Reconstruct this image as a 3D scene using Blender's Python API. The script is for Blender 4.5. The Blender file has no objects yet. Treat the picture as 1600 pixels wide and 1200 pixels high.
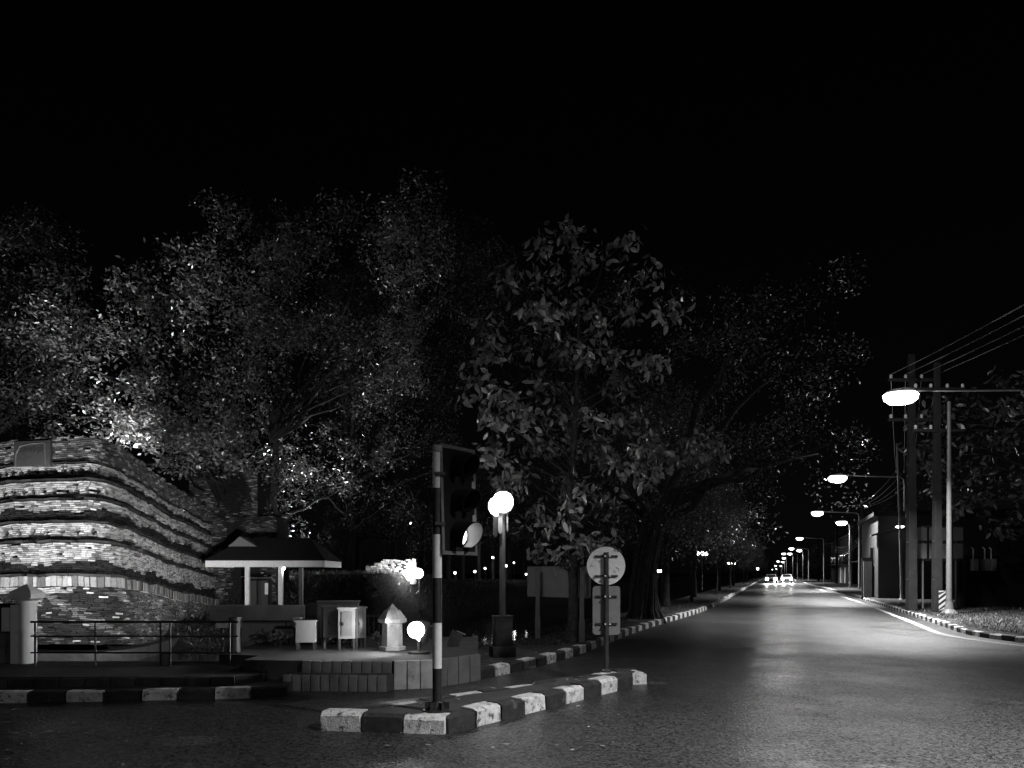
import bpy, bmesh, math, random
import numpy as np
from mathutils import Vector, Matrix

R = math.radians
random.seed(7)
rng = np.random.default_rng(11)
S = bpy.context.scene
COL = S.collection

# ------------------------------------------------------------------ camera
F, HZ, CH = 1150.0, 897.0, 1.5          # focal length and horizon in photograph pixels, eye height in m
cam_d = bpy.data.cameras.new('camera')
cam = bpy.data.objects.new('camera', cam_d); COL.objects.link(cam)
cam.location = (0, 0, CH); cam.rotation_euler = (R(90), 0, 0)
cam_d.sensor_width = 36.0; cam_d.lens = 36.0 * F / 1600.0
cam_d.shift_y = (HZ - 600.0) / 1600.0
cam_d.clip_start = 0.05; cam_d.clip_end = 6000
S.camera = cam

# ------------------------------------------------------------------ night sky and moon
W = bpy.data.worlds.new('World'); S.world = W; W.use_nodes = True
wn = W.node_tree; wn.nodes.clear()
wo = wn.nodes.new('ShaderNodeOutputWorld'); wb = wn.nodes.new('ShaderNodeBackground')
ws = wn.nodes.new('ShaderNodeTexSky'); ws.sky_type = 'NISHITA'; ws.sun_disc = False
ws.sun_elevation = R(38); ws.sun_rotation = R(200)
wg = wn.nodes.new('ShaderNodeRGBToBW')
wn.links.new(ws.outputs[0], wg.inputs[0]); wn.links.new(wg.outputs[0], wb.inputs[0])
wb.inputs[1].default_value = 0.00022
wn.links.new(wb.outputs[0], wo.inputs[0])
sun_d = bpy.data.lights.new('moon', 'SUN'); sun_d.energy = 0.012; sun_d.angle = R(0.5)
sun = bpy.data.objects.new('moon', sun_d); COL.objects.link(sun)
sun.rotation_euler = (R(52), 0, R(-20))

S.view_settings.view_transform = 'Standard'; S.view_settings.look = 'None'
S.view_settings.exposure = 0.35; S.view_settings.gamma = 1.0
S.view_settings.use_curve_mapping = False
S.render.engine = 'CYCLES'
S.cycles.use_denoising = True
S.cycles.sample_clamp_indirect = 4.0
S.cycles.sample_clamp_direct = 0.0
S.cycles.max_bounces = 6
S.cycles.caustics_reflective = False; S.cycles.caustics_refractive = False

# ------------------------------------------------------------------ helpers
def P(px, py, d):
    """a point from its pixel in the photograph and its distance along the view axis"""
    return Vector(((px - 800.0) * d / F, d, CH - (py - HZ) * d / F))
def XD(px, d): return (px - 800.0) * d / F
def ZD(py, d): return CH - (py - HZ) * d / F
SL = 405.0 / 1150.0                        # the street's direction: x grows by this per metre of depth
def ST(lat, d): return (SL * d + lat, d)   # a point on the street: lateral offset, depth
U2 = Vector((SL, 1, 0)).normalized()       # along the street
V2 = Vector((U2.y, -U2.x, 0))              # to its right

def tag(o, label=None, cat=None, group=None, kind=None):
    if label: o['label'] = label
    if cat: o['category'] = cat
    if group: o['group'] = group
    if kind: o['kind'] = kind
    return o
def empty(name, loc, label, cat, group=None, rz=0.0):
    o = bpy.data.objects.new(name, None); COL.objects.link(o)
    o.location = loc; o.rotation_euler = (0, 0, rz); o.empty_display_size = 0.1
    return tag(o, label, cat, group)
def obj(name, me, mat=None, parent=None, loc=None):
    o = bpy.data.objects.new(name, me); COL.objects.link(o)
    if mat is not None:
        for m in (mat if isinstance(mat, (list, tuple)) else [mat]): me.materials.append(m)
    if parent is not None: o.parent = parent
    if loc is not None: o.location = loc
    return o
def children(o): return [c for c in bpy.data.objects if c.parent == o]
def clone(root, loc, rz=None, label=None, parent=None):
    def rec(o, par):
        c = o.copy(); COL.objects.link(c); c.parent = par
        for ch in children(o): rec(ch, c)
        return c
    c = rec(root, parent); c.location = loc
    if rz is not None: c.rotation_euler = (0, 0, rz)
    if label: c['label'] = label
    return c

class MB:
    def __init__(s): s.v = []; s.f = []; s.mi = []
    def add(s, vs, fs, mi=0):
        b = len(s.v); s.v += [tuple(p) for p in vs]
        s.f += [tuple(b + i for i in f) for f in fs]; s.mi += [mi] * len(fs); return s
    def box(s, c, size, rz=0.0, mi=0, top=1.0, M=None):
        x, y, z = size[0] / 2, size[1] / 2, size[2] / 2; ca, sa = math.cos(rz), math.sin(rz); vs = []
        for dz in (-1, 1):
            k = top if dz > 0 else 1.0
            for dx, dy in ((-1, -1), (1, -1), (1, 1), (-1, 1)):
                a, b = dx * x * k, dy * y * k
                p = Vector((c[0] + a * ca - b * sa, c[1] + a * sa + b * ca, c[2] + dz * z))
                vs.append(M @ p if M else p)
        return s.add(vs, [(3, 2, 1, 0), (4, 5, 6, 7), (0, 1, 5, 4), (1, 2, 6, 5), (2, 3, 7, 6), (3, 0, 4, 7)], mi)
    def tube(s, pts, rad, n=8, mi=0, cap=True):
        pts = [Vector(p) for p in pts]
        if not isinstance(rad, (list, tuple)): rad = [rad] * len(pts)
        up = Vector((0, 0, 1)); rings = []
        prev = None
        for i, p in enumerate(pts):
            t = (pts[min(i + 1, len(pts) - 1)] - pts[max(i - 1, 0)]).normalized()
            if prev is None:
                a = t.cross(up) if abs(t.z) < 0.95 else t.cross(Vector((1, 0, 0)))
            else: a = prev - t * prev.dot(t)
            a.normalize(); prev = a; b = t.cross(a)
            rings.append([p + a * (rad[i] * math.cos(2 * math.pi * k / n)) + b * (rad[i] * math.sin(2 * math.pi * k / n)) for k in range(n)])
        vs = [q for r_ in rings for q in r_]; fs = []
        for i in range(len(pts) - 1):
            for k in range(n):
                fs.append((i * n + k, i * n + (k + 1) % n, (i + 1) * n + (k + 1) % n, (i + 1) * n + k))
        if cap:
            fs.append(tuple(range(n - 1, -1, -1))); fs.append(tuple((len(pts) - 1) * n + k for k in range(n)))
        return s.add(vs, fs, mi)
    def lathe(s, prof, n=16, c=(0, 0, 0), mi=0, ph=0.0):
        vs = []; fs = []
        for r_, z in prof:
            for k in range(n):
                a = 2 * math.pi * k / n + ph
                vs.append((c[0] + r_ * math.cos(a), c[1] + r_ * math.sin(a), c[2] + z))
        for i in range(len(prof) - 1):
            for k in range(n):
                fs.append((i * n + k, i * n + (k + 1) % n, (i + 1) * n + (k + 1) % n, (i + 1) * n + k))
        fs.append(tuple(range(n - 1, -1, -1))); fs.append(tuple((len(prof) - 1) * n + k for k in range(n)))
        return s.add(vs, fs, mi)
    def prism(s, poly, z0, z1, mi=0):
        n = len(poly)
        vs = [(x, y, z0) for x, y in poly] + [(x, y, z1) for x, y in poly]
        fs = [tuple(range(n - 1, -1, -1)), tuple(range(n, 2 * n))] + [(i, (i + 1) % n, n + (i + 1) % n, n + i) for i in range(n)]
        return s.add(vs, fs, mi)
    def mesh(s, smooth=False, bevel=0.0, tri=False):
        me = bpy.data.meshes.new('m'); me.from_pydata(s.v, [], s.f)
        me.polygons.foreach_set('material_index', s.mi)
        if bevel or tri:
            bm = bmesh.new(); bm.from_mesh(me)
            if bevel: bmesh.ops.bevel(bm, geom=bm.edges[:], offset=bevel, segments=2, affect='EDGES', profile=0.6)
            if tri: bmesh.ops.triangulate(bm, faces=bm.faces[:])
            bm.to_mesh(me); bm.free()
        me.validate(); me.update()
        if smooth:
            try: me.shade_smooth()
            except Exception: pass
            try: me.set_sharp_from_angle(angle=R(38))
            except Exception: pass
        return me
    def build(s, name, mat, parent=None, loc=None, **k):
        return obj(name, s.mesh(**k), mat, parent, loc)

def boxpart(name, c, size, mat, parent, rz=0.0, bevel=0.0, top=1.0):
    return MB().box(c, size, rz, top=top).build(name, mat, parent, bevel=bevel, smooth=bool(bevel))

# ------------------------------------------------------------------ materials (a black and white photograph: all greys)
def g(v): return (v, v, v, 1.0)
def mat(name, base, var=0.3, scale=6.0, rough=0.8, bump=0.0, bscale=60.0, spec=0.3, metal=0.0, detail=6.0, stain=None, sscale=1.5, tone=False, bdist=0.01):
    """noise-mottled grey; stain=(value, lo, hi) lays patches of another grey; tone multiplies by the per-piece shade"""
    m = bpy.data.materials.new(name); m.use_nodes = True; t = m.node_tree; N = t.nodes; L = t.links
    b = N['Principled BSDF']
    b.inputs['Roughness'].default_value = rough; b.inputs['Metallic'].default_value = metal
    b.inputs['Specular IOR Level'].default_value = spec
    tc = N.new('ShaderNodeTexCoord'); geo = N.new('ShaderNodeNewGeometry')
    nz = N.new('ShaderNodeTexNoise'); nz.inputs['Scale'].default_value = scale; nz.inputs['Detail'].default_value = detail
    nz.inputs['Roughness'].default_value = 0.65
    L.new(geo.outputs['Position'], nz.inputs['Vector'])
    mr = N.new('ShaderNodeMapRange'); mr.inputs['From Min'].default_value = 0.3; mr.inputs['From Max'].default_value = 0.7
    mr.inputs['To Min'].default_value = base * (1 - var); mr.inputs['To Max'].default_value = base * (1 + var)
    L.new(nz.outputs['Fac'], mr.inputs['Value'])
    val = mr.outputs['Result']
    if stain:
        n2 = N.new('ShaderNodeTexNoise'); n2.inputs['Scale'].default_value = sscale; n2.inputs['Detail'].default_value = 9
        n2.inputs['Roughness'].default_value = 0.72
        L.new(geo.outputs['Position'], n2.inputs['Vector'])
        m2 = N.new('ShaderNodeMapRange'); m2.inputs['From Min'].default_value = stain[1]; m2.inputs['From Max'].default_value = stain[2]
        L.new(n2.outputs['Fac'], m2.inputs['Value'])
        mx = N.new('ShaderNodeMix'); mx.data_type = 'FLOAT'
        L.new(m2.outputs['Result'], mx.inputs[0]); L.new(val, mx.inputs[2]); mx.inputs[3].default_value = stain[0]
        val = mx.outputs[0]
    if tone:
        at = N.new('ShaderNodeAttribute'); at.attribute_name = 'tone'
        mu = N.new('ShaderNodeMath'); mu.operation = 'MULTIPLY'
        L.new(val, mu.inputs[0]); L.new(at.outputs['Fac'], mu.inputs[1]); val = mu.outputs[0]
    L.new(val, b.inputs['Base Color'])
    if bump:
        n3 = N.new('ShaderNodeTexNoise'); n3.inputs['Scale'].default_value = bscale; n3.inputs['Detail'].default_value = 5
        L.new(geo.outputs['Position'], n3.inputs['Vector'])
        bp = N.new('ShaderNodeBump'); bp.inputs['Strength'].default_value = bump; bp.inputs['Distance'].default_value = bdist
        L.new(n3.outputs['Fac'], bp.inputs['Height']); L.new(bp.outputs['Normal'], b.inputs['Normal'])
    return m
def glow(name, strength, base=0.8):
    m = bpy.data.materials.new(name); m.use_nodes = True; b = m.node_tree.nodes['Principled BSDF']
    b.inputs['Base Color'].default_value = g(base); b.inputs['Emission Color'].default_value = g(1.0)
    b.inputs['Emission Strength'].default_value = strength; b.inputs['Roughness'].default_value = 0.5
    return m
def leafmat(name, base, rough=0.45, trans=0.25, spec=0.5):
    m = bpy.data.materials.new(name); m.use_nodes = True; t = m.node_tree; N = t.nodes; L = t.links
    b = N['Principled BSDF']; b.inputs['Roughness'].default_value = rough; b.inputs['Specular IOR Level'].default_value = spec
    at = N.new('ShaderNodeAttribute'); at.attribute_name = 'tone'
    mu = N.new('ShaderNodeMath'); mu.operation = 'MULTIPLY'; mu.inputs[1].default_value = base
    L.new(at.outputs['Fac'], mu.inputs[0]); L.new(mu.outputs[0], b.inputs['Base Color'])
    tr = N.new('ShaderNodeBsdfTranslucent'); L.new(mu.outputs[0], tr.inputs['Color'])
    mx = N.new('ShaderNodeMixShader'); mx.inputs[0].default_value = trans
    L.new(b.outputs[0], mx.inputs[1]); L.new(tr.outputs[0], mx.inputs[2])
    L.new(mx.outputs[0], N['Material Output'].inputs['Surface'])
    return m

M = {}
M['asphalt'] = None
M['soil'] = mat('soil', 0.04, 0.6, 3.0, 0.95, 0.9, 25.0, 0.1, bdist=0.03, stain=(0.09, 0.55, 0.75), sscale=4.0)
M['pavement'] = mat('pavement', 0.055, 0.35, 2.0, 0.85, 0.4, 80.0, 0.2, stain=(0.025, 0.5, 0.7), sscale=2.2)
M['grass'] = mat('grass', 0.022, 0.6, 8.0, 0.95, 1.0, 40.0, 0.1, bdist=0.05)
M['kerb_white'] = mat('kerb_white', 0.6, 0.3, 14.0, 0.75, 0.8, 70.0, 0.2, stain=(0.08, 0.53, 0.62), sscale=11.0, bdist=0.02)
M['kerb_dark'] = mat('kerb_dark', 0.03, 0.45, 14.0, 0.75, 0.6, 90.0, 0.25, stain=(0.11, 0.58, 0.68), sscale=9.0)
M['concrete'] = mat('concrete', 0.16, 0.25, 3.0, 0.85, 0.3, 60.0, 0.2, stain=(0.06, 0.52, 0.72), sscale=1.4)
M['dark_concrete'] = mat('dark_concrete', 0.06, 0.35, 3.0, 0.85, 0.4, 60.0, 0.2, stain=(0.02, 0.5, 0.7), sscale=1.6)
M['white_wall'] = mat('white_wall', 0.62, 0.08, 3.0, 0.7, 0.15, 60.0, 0.2, stain=(0.3, 0.62, 0.8), sscale=2.0)
M['pale_stone'] = mat('pale_stone', 0.42, 0.25, 9.0, 0.85, 0.4, 70.0, 0.2, stain=(0.15, 0.55, 0.72), sscale=5.0)
M['brick'] = mat('brick', 0.30, 0.25, 22.0, 0.9, 0.7, 60.0, 0.15, tone=True, stain=(0.05, 0.56, 0.72), sscale=2.3, bdist=0.02)
M['mortar'] = mat('mortar', 0.022, 0.4, 8.0, 0.95, 0.6, 40.0, 0.1)
M['stone_dark'] = mat('stone_dark', 0.035, 0.25, 9.0, 0.5, 0.1, 60.0, 0.4)
M['stone_rim'] = mat('stone_rim', 0.1, 0.3, 9.0, 0.6, 0.1, 60.0, 0.3)
M['letter'] = mat('letter', 0.012, 0.1, 9.0, 0.8)
M['water'] = mat('water', 0.004, 0.2, 1.0, 0.06, 0.10, 2.2, 0.5, bdist=0.05)
M['black_paint'] = mat('black_paint', 0.018, 0.4, 20.0, 0.5, 0.1, 90.0, 0.4)
M['black_plastic'] = mat('black_plastic', 0.006, 0.3, 10.0, 0.7, 0.1, 50.0, 0.12)
M['white_paint'] = mat('white_paint', 0.6, 0.1, 12.0, 0.5, 0.1, 80.0, 0.4, stain=(0.3, 0.62, 0.75), sscale=8.0)
M['grey_metal'] = mat('grey_metal', 0.10, 0.2, 10.0, 0.5, 0.1, 60.0, 0.4)
M['dark_metal'] = mat('dark_metal', 0.035, 0.4, 14.0, 0.5, 0.2, 60.0, 0.4)
M['frame_grey'] = mat('frame_grey', 0.24, 0.15, 12.0, 0.6, 0.1, 60.0, 0.3)
M['aluminium'] = mat('aluminium', 0.78, 0.12, 16.0, 0.55, 0.1, 60.0, 0.4, stain=(0.14, 0.56, 0.64), sscale=6.0)
M['board_grey'] = mat('board_grey', 0.24, 0.12, 4.0, 0.6, 0.05, 60.0, 0.3)
M['cabinet'] = mat('cabinet', 0.21, 0.12, 5.0, 0.5, 0.05, 60.0, 0.4, stain=(0.22, 0.58, 0.75), sscale=3.0)
M['cabinet_door'] = mat('cabinet_door', 0.14, 0.2, 5.0, 0.3, 0.05, 60.0, 0.5)
M['pole_concrete'] = mat('pole_concrete', 0.022, 0.25, 5.0, 0.85, 0.3, 50.0, 0.2, stain=(0.01, 0.55, 0.75), sscale=1.2)
M['parapet'] = mat('parapet', 0.3, 0.2, 3.0, 0.85, 0.3, 60.0, 0.2, stain=(0.14, 0.55, 0.75), sscale=1.6)
M['bark'] = mat('bark', 0.05, 0.5, 9.0, 0.95, 1.0, 26.0, 0.1, bdist=0.05)
M['bark_dark'] = mat('bark_dark', 0.028, 0.6, 6.0, 0.95, 1.0, 12.0, 0.1, bdist=0.05)
M['roof_tile'] = mat('roof_tile', 0.012, 0.4, 6.0, 0.85, 0.5, 40.0, 0.2)
M['wall_grey'] = mat('wall_grey', 0.04, 0.2, 1.2, 0.85, 0.2, 40.0, 0.2, stain=(0.035, 0.52, 0.7), sscale=0.7)
M['wall_dark'] = mat('wall_dark', 0.018, 0.3, 1.2, 0.9, 0.2, 40.0, 0.1)
M['shutter'] = mat('shutter', 0.14, 0.15, 2.0, 0.6, 0.1, 40.0, 0.3)
M['glass_dark'] = mat('glass_dark', 0.01, 0.1, 2.0, 0.08, 0.0, 40.0, 0.5)
M['white_line'] = mat('white_line', 0.36, 0.15, 14.0, 0.6, 0.3, 120.0, 0.3, stain=(0.25, 0.6, 0.75), sscale=5.0)
M['car_paint'] = mat('car_paint', 0.12, 0.05, 2.0, 0.25, 0.0, 40.0, 0.5)
M['car_paint_pale'] = mat('car_paint_pale', 0.4, 0.05, 2.0, 0.25, 0.0, 40.0, 0.5)
M['rubber'] = mat('rubber', 0.02, 0.2, 9.0, 0.8)
M['lamp_lens'] = glow('lamp_lens', 9.0)
M['lantern'] = glow('lantern', 4.0)
M['flood_lens'] = glow('flood_lens', 9.0)
M['small_lamp'] = glow('small_lamp', 6.0)
M['head_lens'] = glow('head_lens', 12.0)
M['signal_on'] = glow('signal_on', 2.6)
M['tassel'] = mat('tassel', 0.16, 0.1, 12.0, 0.8)
M['leaf_small'] = leafmat('leaf_small', 0.10, 0.28, 0.15, 0.9)
M['leaf_large'] = leafmat('leaf_large', 0.21, 0.3, 0.15, 0.8)
M['leaf_dark'] = leafmat('leaf_dark', 0.05, 0.35, 0.2, 0.5)
M['leaf_dry'] = leafmat('leaf_dry', 0.3, 0.7, 0.1)

def asphalt():
    m = bpy.data.materials.new('asphalt'); m.use_nodes = True; t = m.node_tree; N = t.nodes; L = t.links
    b = N['Principled BSDF']; geo = N.new('ShaderNodeNewGeometry')
    def noise(sc, det=4, ro=0.6, vec=None):
        n = N.new('ShaderNodeTexNoise'); n.inputs['Scale'].default_value = sc; n.inputs['Detail'].default_value = det
        n.inputs['Roughness'].default_value = ro
        L.new(vec or geo.outputs['Position'], n.inputs['Vector']); return n.outputs['Fac']
    def rng_(v, a, b_, c, d):
        r = N.new('ShaderNodeMapRange'); L.new(v, r.inputs['Value'])
        for i, x in zip(('From Min', 'From Max', 'To Min', 'To Max'), (a, b_, c, d)): r.inputs[i].default_value = x
        return r.outputs['Result']
    def mul(a, b_, op='MULTIPLY'):
        r = N.new('ShaderNodeMath'); r.operation = op; L.new(a, r.inputs[0])
        if isinstance(b_, float): r.inputs[1].default_value = b_
        else: L.new(b_, r.inputs[1])
        return r.outputs[0]
    vo = N.new('ShaderNodeTexVoronoi'); vo.inputs['Scale'].default_value = 44.0; L.new(geo.outputs['Position'], vo.inputs['Vector'])
    stones = rng_(vo.outputs['Color'], 0.1, 0.9, 0.15, 2.5)          # aggregate
    grain = rng_(noise(22.0, 6, 0.7), 0.3, 0.7, 0.6, 1.4)
    big = rng_(noise(0.35, 5, 0.6), 0.3, 0.7, 0.75, 1.25)
    mp = N.new('ShaderNodeMapping'); mp.inputs['Rotation'].default_value = (0, 0, -0.06); mp.inputs['Scale'].default_value = (0.12, 1.6, 1)
    L.new(geo.outputs['Position'], mp.inputs['Vector'])
    seam = rng_(noise(1.0, 5, 0.7, mp.outputs['Vector']), 0.58, 0.72, 1.0, 1.55)   # worn cross seams
    v = mul(mul(mul(stones, grain), big), seam)
    vc = N.new('ShaderNodeTexVoronoi'); vc.feature = 'DISTANCE_TO_EDGE'; vc.inputs['Scale'].default_value = 0.42
    wv = N.new('ShaderNodeVectorMath'); wv.operation = 'ADD'; wn_ = N.new('ShaderNodeTexNoise'); wn_.inputs['Scale'].default_value = 1.3; wn_.inputs['Detail'].default_value = 6
    L.new(geo.outputs['Position'], wn_.inputs['Vector']); L.new(geo.outputs['Position'], wv.inputs[0]); L.new(wn_.outputs['Color'], wv.inputs[1]); L.new(wv.outputs[0], vc.inputs['Vector'])
    crack = rng_(vc.outputs['Distance'], 0.0, 0.012, 0.25, 1.0)
    hide = rng_(noise(0.25, 3, 0.5), 0.48, 0.56, 0.0, 1.0)                      # cracks only in places
    mxc = N.new('ShaderNodeMix'); mxc.data_type = 'FLOAT'; L.new(hide, mxc.inputs[0]); L.new(crack, mxc.inputs[3]); mxc.inputs[2].default_value = 1.0
    patch = rng_(noise(0.55, 7, 0.65), 0.60, 0.63, 1.0, 1.9)                     # worn pale patches
    v = mul(mul(v, mxc.outputs[0]), patch)
    L.new(mul(v, 0.021), b.inputs['Base Color'])
    L.new(rng_(noise(0.8, 5, 0.6), 0.35, 0.65, 0.36, 0.52), b.inputs['Roughness'])
    L.new(rng_(vo.outputs['Color'], 0.1, 0.9, 0.15, 0.9), b.inputs['Specular IOR Level'])
    h = mul(mul(vo.outputs['Distance'], 0.7), mul(noise(30.0, 5, 0.7), 0.6), 'ADD')
    bp = N.new('ShaderNodeBump'); bp.inputs['Strength'].default_value = 0.5; bp.inputs['Distance'].default_value = 0.010
    L.new(h, bp.inputs['Height']); L.new(bp.outputs['Normal'], b.inputs['Normal'])
    return m
M['asphalt'] = asphalt()

def tone_attr(me, vals_per_face):
    a = me.attributes.new('tone', 'FLOAT', 'FACE'); a.data.foreach_set('value', np.asarray(vals_per_face, dtype=np.float32))

# ------------------------------------------------------------------ the ground, the moat and its banks
PAVE = 0.15
edge = [(-4.2, 10.8), (-4.2, 13.4), (-0.9, 13.4), (-0.55, 13.9), (1.3, 17.6), (2.65, 22.0)] + [ST(-5.1, d) for d in (40, 90, 200, 500, 2500)]
moat_edge = [(-300, 10.8)] + edge
road_poly = [(-300, -80), (1500, -80), (1500, 2500)] + list(reversed(moat_edge))
bm = bmesh.new()
f = bm.faces.new([bm.verts.new((x, y, 0)) for x, y in road_poly]); bmesh.ops.triangulate(bm, faces=[f])
bmesh.ops.recalc_face_normals(bm, faces=bm.faces[:])
me = bpy.data.meshes.new('road'); bm.to_mesh(me); bm.free()
if me.polygons[0].normal.z < 0: me.flip_normals()
road = tag(obj('road', me, M['asphalt']), kind='structure')

def sheet(name, poly, z0, z1, m):
    bm = bmesh.new()
    top = [bm.verts.new((x, y, z1)) for x, y in poly]; bot = [bm.verts.new((x, y, z0)) for x, y in poly]
    ft = bm.faces.new(top); n = len(poly)
    for i in range(n): bm.faces.new((bot[i], bot[(i + 1) % n], top[(i + 1) % n], top[i]))
    bmesh.ops.triangulate(bm, faces=[ft]); bmesh.ops.recalc_face_normals(bm, faces=bm.faces[:])
    me = bpy.data.meshes.new(name); bm.to_mesh(me); bm.free()
    return tag(obj(name, me, m), kind='structure')

# moat retaining wall below the street edge
mb = MB()
for (a, b_) in zip(moat_edge[:-1], moat_edge[1:]):
    mb.add([(a[0], a[1], -2.2), (b_[0], b_[1], -2.2), (b_[0], b_[1], 0.0), (a[0], a[1], 0.0)], [(0, 1, 2, 3)])
tag(mb.build('moat_wall', M['dark_concrete']), kind='structure')
w = MB().add([(-600, 8, -1.4), (1400, 8, -1.4), (1400, 2600, -1.4), (-600, 2600, -1.4)], [(0, 1, 2, 3)])
tag(w.build('moat_water', M['water']), kind='structure')

def bk(d): k = min(1.0, max(0.0, (d - 35.0) / 6.0)); return k * k * (3 - 2 * k)
def bank_x(d): return SL * d - 21 + 1.8 * bk(d)
def bank_z(wd, d):
    k = min(1.0, max(0.0, (d - 35.0) / 6.0)); k = k * k * (3 - 2 * k)
    k2 = min(1.0, max(0.0, (d - 46.0) / 5.0)); hi = -0.4 + 1.85 * k - 0.6 * k2
    s = min(1.0, max(0.0, wd / (4.6 - 1.8 * bk(d)))); s = s * s * (3 - 2 * s)
    return -1.9 + (hi + 1.9) * s
ds = [26, 28, 30, 32, 34, 35, 36, 37, 38, 39, 40, 41, 42, 44, 46, 50, 55, 60, 70, 85, 110, 150, 220, 400, 900, 2400]
wds = [0, 0.7, 1.4, 2.1, 2.8, 3.5, 4.2, 4.8, 6, 9, 14, 25, 60, 200, 900]
mb = MB(); vs = []; fs = []
for d in ds:
    for q in wds:
        nz_ = 0.10 * math.sin(d * 2.1 + q * 1.7) * math.sin(q * 2.3 + d) if 0 < q < 9 else 0
        vs.append((bank_x(d) - q, d, bank_z(q, d) + nz_))
nw = len(wds)
for i in range(len(ds) - 1):
    for j in range(nw - 1): fs.append((i * nw + j + 1, i * nw + j, (i + 1) * nw + j, (i + 1) * nw + j + 1))
mb.add(vs, fs); tag(mb.build('inner_bank', M['grass'], smooth=True), kind='structure')

# the left pavement: kerb level, a step up, the terrace
KL = [(-30, 8.2), (-7.0, 8.42), (-3.2, 8.85), (-2.75, 9.05), (-2.62, 9.35)]      # outer kerb line, left of the junction
pave_low = sheet('pavement', [(-30, 8.3), (-7.0, 8.5), (-3.25, 8.94), (-2.9, 9.1), (-2.8, 9.5), (-2.8, 10.0), (-30, 10.0)], -0.05, 0.12, M['pavement'])
pave_up = sheet('upper_pavement', [(-30, 8.85), (-3.45, 9.2), (-3.2, 9.45), (-3.2, 10.6), (-4.25, 10.82), (-30, 10.82)], -0.05, 0.22, M['pavement'])
# terrace (raised platform) by the moat corner
terr = [(-3.55, 9.75), (-1.55, 9.62), (-1.05, 9.75), (-0.48, 10.42), (-0.62, 13.38), (-4.18, 13.38), (-4.18, 10.5), (-3.55, 10.3)]
terrace = sheet('terrace', terr, -0.05, 0.36, M['pavement'])
lower_step = sheet('terrace_step', [(-2.95, 9.5), (-1.6, 9.42), (-1.5, 9.64), (-2.95, 9.8)], -0.05, 0.21, M['dark_concrete'])

# right of the terrace: the tree strip beside the street
KR = [(-0.47, 10.42), (0.25, 11.6), (1.17, 13.5), (2.1, 16.0), (3.45, 19.6), (5.6, 24.6), (7.75, 29.7)] + [ST(-2.6, d) for d in (36, 45, 60, 90, 150, 300, 900)]
def offset_line(pts, off):
    out = []
    for i, p in enumerate(pts):
        a = Vector(pts[max(i - 1, 0)]); b_ = Vector(pts[min(i + 1, len(pts) - 1)])
        t = (b_ - a).normalized(); out.append((p[0] - t.y * off, p[1] + t.x * off))
    return out
strip = offset_line(KR, 0.1) + [(ST(-5.12, 900)), ST(-5.12, 90), ST(-5.12, 40), (2.63, 22.0), (1.28, 17.6), (-0.57, 13.9), (-0.6, 13.4)]
sheet('tree_strip', strip, -0.05, PAVE, M['soil'])
# right verge
WL = [(14.5, 10.5), (12.2, 12.6), (11.0, 14.4), (10.58, 16.2), (10.75, 18.4), (12.1, 22.0), (15.3, 30.5), (18.8, 40.0)] + [ST(4.75, d) for d in (60, 90, 150, 300, 900)]
KV = offset_line(WL, -0.55)
verge = offset_line(KV, -0.1) + [(1200, 900), (1200, 10.5)]
sheet('verge', verge, -0.05, 0.12, M['soil'])

# painted edge line (4 mm above the asphalt)
mb = MB(); a = offset_line(WL, 0.08); b_ = offset_line(WL, -0.08)
def smooth2(pts, n=6):
    out = []
    for i in range(len(pts) - 1):
        p0 = Vector(pts[max(i - 1, 0)]); p1 = Vector(pts[i]); p2 = Vector(pts[i + 1]); p3 = Vector(pts[min(i + 2, len(pts) - 1)])
        for k in range(n):
            t = k / n
            out.append(tuple(0.5 * ((2 * p1) + (p2 - p0) * t + (2 * p0 - 5 * p1 + 4 * p2 - p3) * t * t + (3 * p1 - p0 - 3 * p2 + p3) * t ** 3)))
    return out + [tuple(pts[-1])]
WLs = smooth2(WL[:9]) + WL[9:]
a = offset_line(WLs, 0.09); b_ = offset_line(WLs, -0.09)
for i in range(len(a) - 1):
    mb.add([(a[i][0], a[i][1], 0.004), (b_[i][0], b_[i][1], 0.004), (b_[i + 1][0], b_[i + 1][1], 0.004), (a[i + 1][0], a[i + 1][1], 0.004)], [(0, 1, 2, 3)])
lo = mb.build('edge_line', M['white_line']); tag(lo, kind='structure')
if lo.data.polygons[0].normal.z < 0: lo.data.flip_normals()

# kerb stones: each a piece of its own
def kerb_mesh(length, width, height, slope, seed):
    r = random.Random(seed); bm = bmesh.new(); j = lambda s_: r.uniform(-s_, s_)
    L2 = length / 2 - 0.006
    prof = [(0, -0.05), (0, height * 0.82), (slope, height), (width, height), (width, -0.05)]
    a = [bm.verts.new((-L2 + j(.006), y + j(.005), z + (j(.006) if z > 0 else 0))) for y, z in prof]
    c = [bm.verts.new((0, y + j(.008), z + (j(.008) if z > 0 else 0))) for y, z in prof]
    b2 = [bm.verts.new((L2 + j(.006), y + j(.005), z + (j(.006) if z > 0 else 0))) for y, z in prof]
    for p, q in ((a, c), (c, b2)):
        for i in range(4): bm.faces.new((p[i], p[i + 1], q[i + 1], q[i]))
    bm.faces.new(a); bm.faces.new(list(reversed(b2)))
    bmesh.ops.recalc_face_normals(bm, faces=bm.faces[:])
    me = bpy.data.meshes.new('kerb_stone'); bm.to_mesh(me); bm.free(); return me
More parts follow.
